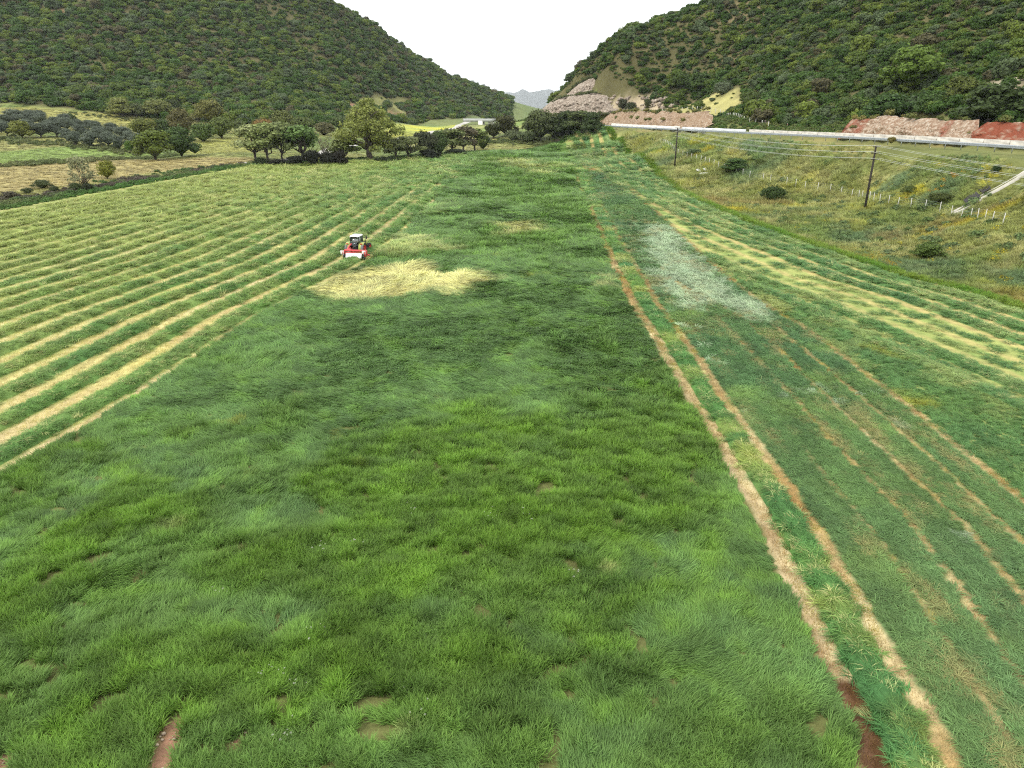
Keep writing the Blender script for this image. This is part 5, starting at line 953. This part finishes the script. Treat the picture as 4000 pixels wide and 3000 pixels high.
def wheel(name, r, w, x, y):
    side = 1 if x > 0 else -1; wh = empty(name, (x, y, r)); wh.parent = tr; ri = r * .62
    mb = MB(); mb.lathe([(ri, -w * .42), (r * .72, -w * .5), (r * .90, -w * .48), (r * .955, -w * .30), (r * .965, 0), (r * .955, w * .30), (r * .90, w * .48), (r * .72, w * .5), (ri, w * .42)], n=32)
    for k in range(20):
        for s in (-1, 1):
            a = (k + (.5 if s > 0 else 0)) / 20 * 2 * math.pi; V = []
            for xx, da in ((0.02 * s, 0), (w * .49 * s, -.16)):
                for rr in (r * .94, r * 1.0):
                    for dd in (-.032, .032): V.append((xx, rr * math.cos(a + da + dd), rr * math.sin(a + da + dd)))
            mb.add(V, [(0, 1, 3, 2), (4, 6, 7, 5), (0, 2, 6, 4), (1, 5, 7, 3), (2, 3, 7, 6)])
    mb.build('tyre', M_TYRE, wh)
    MB().lathe([(ri * 1.02, -w * .43 * side), (ri * 1.02, w * .43 * side), (ri * .92, w * .40 * side), (ri * .82, w * .15 * side), (ri * .40, w * .10 * side), (ri * .36, w * .28 * side), (.02, w * .30 * side)], n=28).build('rim', M_RIM, wh, True)
    return wh
wheel('rear_wheel', .84, .56, -.98, 0); wheel('rear_wheel', .84, .56, .98, 0); wheel('front_wheel', .62, .44, -.93, 2.45); wheel('front_wheel', .62, .44, .93, 2.45)
MB().tube([(-.9, 0, .84), (.9, 0, .84)], .13, 10).tube([(-.9, 2.45, .62), (.9, 2.45, .62)], .09, 8).build('axle', M_IRON, tr)
MB().box((0, 1.1, .82), (.56, 3.2, .55), bev=.06).box((0, -.35, .95), (.5, .5, .6), bev=.05).box((0, 3.05, .75), (.6, .55, .45), bev=.05).build('chassis', M_DARK, tr)
hood = MB().box((0, 2.35, 1.42), (.80, 1.75, .62), taper=(.86, .97), bev=.09).build('hood', M_LIME, tr); MB().box((0, 3.225, 1.36), (.6, .03, .42), bev=.01).build('grille', M_DARK, hood)
for s in (-1, 1): MB().box((s * .27, 3.24, 1.52), (.16, .03, .10), bev=.01).build('headlight', M_ROOF, hood); MB().box((s * .405, 2.35, 1.36), (.012, 1.1, .26)).build('side_vent', M_DARK, hood)
MB().tube([(.36, 1.62, 1.5), (.36, 1.62, 2.35), (.36, 1.55, 2.5)], .05, 8).build('exhaust', M_IRON, tr)
# cab
cab = MB()
cs = {'rl': (-.68, -.52), 'rr': (.68, -.52), 'ml': (-.76, .35), 'mr': (.76, .35), 'fl': (-.60, 1.25), 'fr': (.60, 1.25)}; tops = {'rl': (-.62, -.40), 'rr': (.62, -.40), 'ml': (-.70, .35), 'mr': (.70, .35), 'fl': (-.56, 1.05), 'fr': (.56, 1.05)}
for k in cs: cab.tube([(*cs[k], 1.25), (*tops[k], 2.50)], .045, 6)
cab.box((0, -.48, 1.32), (1.36, .10, .30)).box((0, .35, 1.18), (1.46, 1.7, .14)).box((0, -.40, 2.47), (1.3, .08, .10)); cabo = cab.build('cab', M_DARK, tr)
def pane(a, b, nm='window'):
    p = [(*cs[a], 1.42), (*cs[b], 1.42), (*tops[b], 2.46), (*tops[a], 2.46)]; c = np.mean(p, 0); P = c + (np.array(p) - c) * .95; nn = np.cross(P[1] - P[0], P[3] - P[0]); nn = nn / np.linalg.norm(nn) * .006; MB().add(np.vstack([P - nn, P + nn]), [(3, 2, 1, 0), (4, 5, 6, 7), (0, 1, 5, 4), (1, 2, 6, 5), (2, 3, 7, 6), (3, 0, 4, 7)]).build(nm, gm, cabo)
for a, b in (('rl', 'rr'), ('rr', 'mr'), ('mr', 'fr'), ('fr', 'fl'), ('fl', 'ml'), ('ml', 'rl')): pane(a, b)
rf = MB().box((0, .33, 2.60), (1.46, 1.75, .20), taper=(.86, .88), bev=.08).build('roof', M_ROOF, tr, True)
for s in (-1, 1): MB().box((s * .5, -.53, 2.53), (.18, .05, .09), bev=.01).build('work_lamp', M_LAMP if 0 else M_ROOF, rf)
MB().box((0, .05, 1.42), (.5, .5, .12), bev=.04).box((0, -.18, 1.72), (.48, .12, .55), bev=.04).build('seat', M_DARK, cabo); MB().tube([(0, .95, 1.35), (0, .75, 1.78)], .03, 6).lathe([(.19, -.015), (.205, 0), (.19, .015), (.175, 0), (.19, -.015)], (0, .73, 1.80), 'z', 18).build('steering_wheel', M_DARK, cabo)
for s in (-1, 1):
    an = np.radians(np.linspace(-12, 150, 12)); V = []; r0, r1 = .98, 1.0
    for x in (.62, 1.30):
        for a in an: V.append((s * x, -math.cos(a) * .96 * 1.0, .86 + math.sin(a) * .90))
    m = 12; fd = MB().add(V, [(i, i + 1, m + i + 1, m + i) if s < 0 else (i, m + i, m + i + 1, i + 1) for i in range(m - 1)] ); fo = fd.build('fender', M_LIME, tr, True); md = fo.modifiers.new('thick', 'SOLIDIFY'); md.thickness = .05
    V = []
    for x in (.98, 1.34):
        for a in np.radians(np.linspace(-22, 40, 7)): V.append((s * x, -math.cos(a) * 1.0, .86 + math.sin(a) * .94))
    eo = MB().add(V, [(i, i + 1, 8 + i, 7 + i) if s < 0 else (i, 7 + i, 8 + i, i + 1) for i in range(6)]).build('mudguard_edge', M_GREY, fo, True); md = eo.modifiers.new('thick', 'SOLIDIFY'); md.thickness = .04
    MB().box((s * 1.0, -.72, 1.60), (.34, .10, .13), bev=.02).build('tail_light', M_LAMP, fo)
    mr = MB().tube([(s * .58, 1.1, 2.4), (s * .95, 1.12, 2.48), (s * 1.12, 1.1, 2.42)], .018, 6).build('mirror_arm', M_DARK, tr); MB().box((s * 1.14, 1.08, 2.24), (.20, .06, .42), bev=.03).build('mirror', M_DARK, mr)
    MB().box((s * .72, .95, .85), (.3, .34, .04)).box((s * .74, .95, .55), (.3, .34, .04)).box((s * .60, .95, .75), (.03, .3, .6)).build('step', M_IRON, tr); MB().tube([(s * .38, -.5, .62), (s * .42, -1.25, .58)], .045, 6).tube([(s * .3, -.5, 1.1), (s * .42, -1.1, .72)], .03, 6).build('lift_arm', M_RED if s < 0 else M_IRON, tr)
MB().box((0, -.62, 1.05), (.42, .18, .55), bev=.03).tube([(0, -.6, 1.2), (0, -1.2, 1.0)], .04, 6).tube([(.1, -.65, 1.25), (.18, -1.0, 1.0), (.1, -1.3, .8)], .02, 5).tube([(-.12, -.65, 1.3), (-.2, -.95, 1.1), (-.1, -1.3, .85)], .02, 5).build('rear_hitch', M_IRON, tr)
# the driver, seated and seen through the rear window
def driver():
    V = [(0, .02, 1.50), (0, 0, 1.68), (0, -.02, 1.86), (0, -.01, 1.98), (0, .0, 2.05), (0, .02, 2.16), (0, .02, 2.24), (-.19, -.01, 1.92), (-.24, .14, 1.70), (-.14, .46, 1.74), (-.12, .60, 1.79), (.19, -.01, 1.92), (.24, .14, 1.70), (.14, .46, 1.74), (.12, .60, 1.79), (-.1, .05, 1.50), (-.13, .50, 1.50), (-.13, .62, 1.22), (.1, .05, 1.50), (.13, .50, 1.50), (.13, .62, 1.22)]
    E = [(0, 1), (1, 2), (2, 3), (3, 4), (4, 5), (5, 6), (2, 7), (7, 8), (8, 9), (9, 10), (2, 11), (11, 12), (12, 13), (13, 14), (0, 15), (15, 16), (16, 17), (0, 18), (18, 19), (19, 20)]; rad = [.15, .155, .16, .075, .06, .105, .085, .065, .052, .042, .045, .065, .052, .042, .045, .10, .082, .06, .10, .082, .06]
    me = bpy.data.meshes.new('person'); me.from_pydata(V, E, []); o = link('person', me); o.matrix_world = Matrix.Translation(Vector(tp0)) @ Matrix.Rotation(HEAD, 4, 'Z'); md = o.modifiers.new('skin', 'SKIN')
    for v, r in zip(me.skin_vertices[0].data, rad): v.radius = (r, r * .85)
    me.skin_vertices[0].data[0].use_root = True; s = o.modifiers.new('sub', 'SUBSURF'); s.levels = 1; s.render_levels = 1
    me.materials.append(paint('blue_overall', (.07, .10, .16), .9)); tag(o, 'person in blue work clothes sitting at the wheel inside the tractor cab', 'person')
    h = MB(); h.add(ICO2[0] * np.array([.115, .125, .10]) + np.array([0, 0.0, 2.20]), (), ICO2[1]); h.build('hair', paint('dark_hair', (.03, .022, .016), .9), o, True); f = MB(); f.add(ICO2[0] * np.array([.088, .07, .10]) + np.array([0, .062, 2.15]), (), ICO2[1]); f.build('face', paint('skin', (.42, .26, .19), .6), o, True)
driver()
# ------------------------------------------------------------------ mower trailed behind
mw = empty('mower', tp0 + np.array([0, 0, -.02]), HEAD); tag(mw, 'red trailed mower with white rear curtain behind the tractor', 'mower'); OX, OY = .86, -3.0
MB().box((OX, OY + .35, 1.02), (3.10, .26, .24), bev=.03).box((OX - 1.5, OY + .05, .82), (.10, .9, .52), bev=.02).box((OX + 1.55, OY + .05, .72), (.12, 1.0, .72), bev=.02).build('frame', M_RED, mw)
MB().box((OX - 1.0, OY + .42, 1.18), (.85, .34, .14), taper=(.5, .6), bev=.03).box((OX - 1.18, OY + .9, 1.12), (.24, 1.2, .18), rot=(R(6), 0, 0), bev=.03).tube([(OX - 1.15, OY + .5, 1.15), (OX - 1.22, OY + 1.3, 1.42), (-.30, -.95, 1.62)], [.12, .11, .10], 8).tube([(OX - .6, OY + .45, .85), (.32, -1.0, .72)], .07, 8).build('drawbar', M_RED, mw)
MB().box((-.52, -1.35, .78), (.52, .10, .66), bev=.02).build('gearbox_shield', paint('pale_shield', (.5, .38, .38), .6), mw)
dk = MB(); V = []
prof = [(.22, .30), (.18, .60), (.06, .70), (-.22, .70), (-.42, .60)]
for x in (-1.22, 1.32):
    for y_, z_ in prof: V.append((OX + x, OY + y_, z_ + .12))
dk.add(V, [(i, i + 1, 6 + i, 5 + i) for i in range(4)], [(0, 2, 1), (0, 3, 2), (0, 4, 3), (5, 6, 7), (5, 7, 8), (5, 8, 9)]); d = dk.build('deck', M_RED, mw); md = d.modifiers.new('thick', 'SOLIDIFY'); md.thickness = .04
V = []; NX = 15
for k in range(NX):
    x = -1.08 + 2.24 * k / (NX - 1)
    for t in range(5): V.append((OX + x, OY - .40 - .34 * (t / 4) ** .8 + .025 * math.sin(k * 1.7 + t), .80 - .64 * t / 4 + (.10 * math.sin(k * .9 + 1) if t == 4 else 0)))
c = MB().add(V, [(i * 5 + t, i * 5 + t + 1, i * 5 + 6 + t, i * 5 + 5 + t) for i in range(NX - 1) for t in range(4)]).build('curtain', paint('white_curtain', (.82, .82, .81), .6, var=.02), mw, True); md = c.modifiers.new('thick', 'SOLIDIFY'); md.thickness = .02
MB().box((OX, OY - .38, .24), (2.5, .05, .34)).build('skirt', M_DARK, mw); MB().tube([(OX - 1.1, OY + .2, .22), (OX + 1.2, OY + .2, .22)], .13, 8).build('cutter_bar', M_IRON, mw)
for x, yy, z, nm in ((-1.62, -.35, .86, 0), (1.42, -.36, .92, 1)):
    b = MB().box((OX + x, OY + yy, z), (.48, .04, .50), bev=.01).build('warning_board', M_ROOF, mw)
    MB().lathe([(0, -.03), (.05, -.03), (.05, .0)], (OX + x, OY + yy, z - .12), 'y', 10).build('reflector', M_DARK, b)
    for a_, b_ in ((-.12, .14), (.1, .1), (0, .02)): MB().box((OX + x + a_, OY + yy - .023, z + b_), (.07, .006, .05)).build('mark', M_IRON, b)
MB().box((OX - 1.42, OY - .40, .42), (.18, .05, .40)).build('side_curtain', M_ROOF, mw)
for x in (-1.32, 1.42):
    w = empty('gauge_wheel', (OX + x, OY - .35, .34)); w.parent = mw; MB().lathe([(.18, -.10), (.30, -.11), (.34, -.06), (.34, .06), (.30, .11), (.18, .10)], n=22).build('tyre', M_TYRE, w); MB().lathe([(.18, -.09), (.14, -.02), (.04, -.03), (.04, .03), (.14, .02), (.18, .09)], n=16).build('rim', M_GREY, w)
MB().tube([(OX + 1.6, OY + .2, .62), (OX + 2.05, OY + .1, .58)], .05, 6).tube([(OX + 1.6, OY - .2, .38), (OX + 2.05, OY + .1, .52)], .04, 6).box((OX + 1.98, OY + .1, .55), (.12, .3, .14)).build('swath_arm', M_RED, mw)
# ------------------------------------------------------------------ verge, rough bank and meadow growth
x, y = spread_pts(-10, 140, 58, 345, .42, .0047, margin=14); d = sdist(x, y, FIELD); dr = sdist(x, y, RDL[::3] + RDN[::3] * 10, False)
ok = (d > 1.3) & (x > xR(y) - 2) & (dr > 13.4) & (x < np.interp(y, RDL[::-1][:, 1] if RDL[0, 1] > RDL[-1, 1] else RDL[:, 1], RDL[:, 0]) + 6) & in_view(x, y, 14)
ok &= sdist(x, y, dq, False) > .75; ok_ = ok; x, y, d = x[ok], y[ok], d[ok]
n1, n2 = fbm(x, y, 16, 701), fbm(x, y, 4, 703); c = mixc(np.repeat(srgb(158, 166, 94)[None], len(x), 0), srgb(122, 152, 82), np.clip((n1 - .35) * 2.2, 0, 1)); c = mixc(c, srgb(196, 194, 130), np.clip((n2 - .45) * 2.8, 0, .85)); c = mixc(c, srgb(110, 142, 104), np.clip((fbm(x, y, 9, 705) - .56) * 4, 0, .7)); c = mixc(c, srgb(172, 146, 92), np.clip((fbm(x, y, 12, 707) - .58) * 4, 0, .5) * (y < 150)); c = mixc(c, srgb(206, 196, 60), sstep(.60, .72, fbm(x, y, 7, 709)) * (.25 + .75 * sstep(.45, .6, fbm(x, y, 30, 711))) * .8)
c *= (.66 + .62 * fbm(x, y, 1.6, 713, 3))[:, None] * rng.uniform(.75, 1.2, len(x))[:, None]; s = np.maximum(.50, .0056 * y) / .40 * rng.uniform(.7, 1.25, len(x)); s = s * np.where(dr[ok_] < 17, .6, 1); kd = rng.random(len(x)); idx = np.where(kd < .6, np.array(NLIB['rough'])[rng.integers(0, 3, len(x))], np.array(NLIB['lodge'])[rng.integers(0, 4, len(x))])
tag(scatter('rough_grass', P3(x, y, -.02), None, c * G, np.stack([s, s, s * rng.uniform(.6, 1.25, len(x))], 1), yaw=np.where(kd < .6, rng.uniform(0, 6.28, len(x)), 2.6 + (fbm(x, y, 8, 715) - .5) * 4), idx=idx, slope=.8), 'rough yellowing grass and weeds on the roadside bank', 'rough grass', kind='stuff')
# weeds: small bushy plants on the bank, yellow flowering broom among them
x, y = spread_pts(20, 140, 70, 340, 2.6, .020, margin=14); d = sdist(x, y, FIELD); dr = sdist(x, y, RDL[::3] + RDN[::3] * 10, False); ok = (d > 3) & (x > xR(y)) & (dr > 16) & (x < 100) & (hillmask(x, y) < .5) & (rng.random(len(x)) < .25 + .9 * sstep(.42, .6, fbm(x, y, 14, 721))); x, y = x[ok], y[ok]
ye = rng.random(len(x)) < .22 + .4 * sstep(.5, .62, fbm(x, y, 18, 723)); c = np.where(ye[:, None], srgb(202, 190, 58) * .9, mixc(np.repeat(srgb(96, 118, 62)[None], len(x), 0), srgb(116, 136, 92), rng.random(len(x)))); s = rng.uniform(.45, 1.15, len(x)) * np.where(ye, .8, 1)
tag(scatter('bank_weeds', P3(x, y, -.05), None, c * G * rng.uniform(.75, 1.15, len(x))[:, None], np.stack([s, s, s * .8], 1), idx=np.where(ye, np.array(NLIB['flower'])[rng.integers(0, 2, len(x))], np.array(NLIB['scrub'])[rng.integers(0, 3, len(x))]), slope=.8), 'green weeds and yellow flowering plants scattered on the bank', 'weeds', kind='stuff')
# orange flower patch by the field edge, bright grass edging
pt = poly((1812, 536), (1850, 536), (1900, 548), (1952, 572), (1935, 578), (1870, 562), (1815, 545)); x, y = grid_pts(pt[:, 0].min() - 2, pt[:, 0].max() + 2, pt[:, 1].min() - 2, pt[:, 1].max() + 2, .35); ok = (sdist(x, y, pt) < .6 * (fbm(x, y, 1.5, 3) - .4)) & (sdist(x, y, FIELD) > 1.2); x, y = x[ok], y[ok]
tag(scatter('yellow_flowers', P3(x, y, .05), 'flower', np.repeat(srgb(214, 178, 50)[None], len(x), 0) * .75, np.full(len(x), .26)), 'orange yellow flowers in a patch along the field edge', 'flowers', kind='stuff')
op = at(2045, 394)[0]; x = op[0] + rng.normal(0, 1.4, 14); y = op[1] + rng.normal(0, .9, 14); tag(scatter('orange_flowers', P3(x, y, .1), 'flower', np.repeat(srgb(222, 170, 40)[None], 14, 0) * .75, rng.uniform(.35, .6, 14)), 'orange flowering plants high on the bank near the drain', 'flowers', kind='stuff')
ed = resample(RE, .35); nrm = normals2(ed); sgn = 1 if sdist(*(ed[40] + nrm[40] * 2)[:, None], FIELD)[0] > 0 else -1; rep = np.repeat(np.arange(len(ed)), 3); o = rng.uniform(-.3, 1.25, len(rep)); x = ed[rep, 0] + nrm[rep, 0] * sgn * o + rng.normal(0, .1, len(rep)); y = ed[rep, 1] + nrm[rep, 1] * sgn * o + rng.uniform(-.2, .2, len(rep)); ok = y > 40; x, y = x[ok], y[ok]
c = mixc(np.repeat(srgb(108, 158, 58)[None], len(x), 0), srgb(150, 166, 72), fbm(x, y, 6, 731)); s = np.clip(.014 * y, 1.2, 2.2) * rng.uniform(.75, 1.1, len(x)); tag(scatter('edge_grass', P3(x, y), 'rough', c * G, np.stack([s, s, np.minimum(s, 1.5) * 1.1], 1)), 'bright green uncut grass strip along the field edge', 'edge grass', kind='stuff')
# hedge bank on the left and far edge
lx = resample(LEX, .8); nrm = normals2(lx); sgn = 1 if sdist(*(lx[60] + nrm[60] * 2)[:, None], FIELD)[0] > 0 else -1; rep = np.repeat(np.arange(len(lx)), 9); o = np.abs(rng.normal(0, 1, len(rep))) * 3.2 * np.interp(lx[rep, 1], [100, 190, 215, 330], [1.6, 1.4, .7, .6]); x = lx[rep, 0] + nrm[rep, 0] * sgn * o; y = lx[rep, 1] + nrm[rep, 1] * sgn * o + rng.uniform(-.5, .5, len(rep)); ok = (y > 100) & in_view(x, y, 16); x, y, o = x[ok], y[ok], o[ok]
c = mixc(np.repeat(srgb(84, 116, 58)[None], len(x), 0), srgb(124, 132, 84), np.clip((fbm(x, y, 7, 741) - .4) * 2.5, 0, 1)); c = mixc(c, srgb(102, 84, 84), sstep(.55, .68, fbm(x, y, 10, 743)) * (o > 3) * .8); c = mixc(c, srgb(92, 132, 62), (o < 1.6) * .7); s = rng.uniform(.45, 1.15, len(x)) * np.interp(o, [0, 2, 8], [.75, 1, .85])
tag(scatter('hedge_weeds', P3(x, y, -.1), 'scrub', c * G * rng.uniform(.75, 1.2, len(x))[:, None], np.stack([s, s, s * .9], 1)), 'overgrown green and purplish weeds along the left field edge', 'weeds', kind='stuff')
# hedge strip between the two meadows, and tufts over all the meadow land
hs = poly((-20, 361), (60, 356), (150, 350), (230, 346), (300, 344), (380, 337)); q = resample(hs, .7); rep = np.repeat(np.arange(len(q)), 4); x = q[rep, 0] + rng.normal(0, 1.5, len(rep)); y = q[rep, 1] + rng.normal(0, 1.6, len(rep)); X2 = [x]; Y2 = [y]
hs2 = poly((-20, 300), (60, 308), (140, 313), (230, 322), (300, 333)); q = resample(hs2, .9); rep = np.repeat(np.arange(len(q)), 3); X2.append(q[rep, 0] + rng.normal(0, 2.2, len(rep))); Y2.append(q[rep, 1] + rng.normal(0, 3.5, len(rep)))
hs3 = poly((150, 246), (240, 252), (330, 258), (400, 262)); q = resample(hs3, 1.2); rep = np.repeat(np.arange(len(q)), 2); X2.append(q[rep, 0] + rng.normal(0, 2.2, len(rep))); Y2.append(q[rep, 1] + rng.normal(0, 5, len(rep)))
hs4 = poly((1000, 308), (1040, 312), (1090, 308), (1150, 312), (1250, 303), (1300, 296)); q = resample(hs4, .8); rep = np.repeat(np.arange(len(q)), 4); X2.append(q[rep, 0] + rng.normal(0, 2.5, len(rep))); Y2.append(q[rep, 1] + 4 + rng.normal(0, 2.5, len(rep)))
x, y = np.concatenate(X2), np.concatenate(Y2); ok = sdist(x, y, FIELD) > 1; x, y = x[ok], y[ok]; c = mixc(np.repeat(srgb(96, 116, 64)[None], len(x), 0), srgb(130, 132, 88), fbm(x, y, 8, 751)); s = rng.uniform(.5, 1.3, len(x))
tag(scatter('meadow_scrub', P3(x, y, -.1), 'scrub', c * G * rng.uniform(.75, 1.2, len(x))[:, None], np.stack([s, s, s * .85], 1)), 'low green scrub strips between the meadows', 'scrub', kind='stuff')
x, y = spread_pts(-340, 60, 120, 460, 1.5, .0105, margin=20); d = sdist(x, y, FIELD); ok = (d > 2) & (x < xR(y)) & (hillmask(x, y) < .5) & in_view(x, y, 20) & (sdist(x, y, tq, False) > 3.2); x, y = x[ok], y[ok]; z = H(x, y); ok = seen_from_here(x, y, z, 8); x, y = x[ok], y[ok]
c = land_col(x, y)[:, :3] / G * rng.uniform(.7, 1.2, len(x))[:, None]; s = np.maximum(1.5, .0105 * y) / .6; tag(scatter('meadow_grass', P3(x, y, -.02), 'rough', c * G, np.stack([s, s, np.full(len(x), .7)], 1), slope=1.0), 'dry yellow green grass of the valley meadows', 'grass', kind='stuff')
# pebbles on the bare soil, small white flowers in the crop
sp_ = [p for P in SOIL for p in [P[:, :2]]]; X3 = []
for P in sp_:
    x, y = grid_pts(P[:, 0].min(), P[:, 0].max(), P[:, 1].min(), P[:, 1].max(), .22); ok = (sdist(x, y, P) < 0) & (y > 9) & (rng.random(len(x)) < .5); X3.append(np.stack([x[ok], y[ok]], 1))
q = np.vstack(X3); peb = MB()
for p in q: r = rng.uniform(.02, .075); peb.add(ICO1[0] * r * np.array([1.3, 1, .6]) * (1 + rng.normal(0, .1, (len(ICO1[0]), 1))) + np.array([p[0], p[1], float(H(p[0], p[1])) + r * .25 + .02]), (), ICO1[1])
tag(peb.build('pebbles', paint('pebble', srgb(206, 184, 160) * .7, .9, var=.2)), 'pale pebbles on the bare soil gaps in the crop', 'pebbles', kind='stuff')
x, y = [], []
for px, py, k in ((585, 1475, 7), (640, 1500, 6), (690, 1385, 6), (700, 1202, 6), (770, 1190, 5), (1135, 1127, 4), (625, 1610, 7), (480, 1300, 5), (890, 1120, 5), (1060, 1130, 6), (905, 1550, 5), (1240, 1260, 5)):
    p = at(px, py)[0]; x += list(p[0] + rng.normal(0, .25, k)); y += list(p[1] + rng.normal(0, .3, k))
x, y = np.array(x), np.array(y); tag(scatter('white_flowers', P3(x, y, .62), 'flower', np.repeat([[.62, .62, .54]], len(x), 0), rng.uniform(.025, .05, len(x))), 'small white wild flowers dotted in the standing crop', 'flowers', kind='stuff')
# ------------------------------------------------------------------ haze
hz = bpy.data.materials.new('haze'); hz.use_nodes = True; n = hz.node_tree; n.nodes.clear(); out = n.nodes.new('ShaderNodeOutputMaterial'); pv = n.nodes.new('ShaderNodeVolumePrincipled'); pv.inputs['Color'].default_value = (.90, .95, 1.0, 1); pv.inputs['Density'].default_value = HAZE; pv.inputs['Anisotropy'].default_value = 0.2; n.links.new(pv.outputs[0], out.inputs['Volume'])
hb = MB().box((0, 7800, 330), (18600, 19000, 706)).build('haze', hz); hb['kind'] = 'stuff'; hb['label'] = 'thin pale air haze over the valley'

# ------------------------------------------------------------------ look-alikes: say which one
ORD += ['%s-%s' % (t, u) for t in ('twenty', 'thirty', 'forty', 'fifty', 'sixty') for u in ('first', 'second', 'third', 'fourth', 'fifth', 'sixth', 'seventh', 'eighth', 'ninth')][2:]
same = {}
for o in COL.objects:
    if o.parent is None and 'label' in o.keys() and 'group' in o.keys(): same.setdefault(o['label'], []).append(o)
for lab, os_ in same.items():
    if len(os_) > 1 and len(os_) < 64:
        for i, o in enumerate(sorted(os_, key=lambda o: float(proj(*o.location)[0]))): o['label'] = f'{ORD[i]} from the left, {lab}'
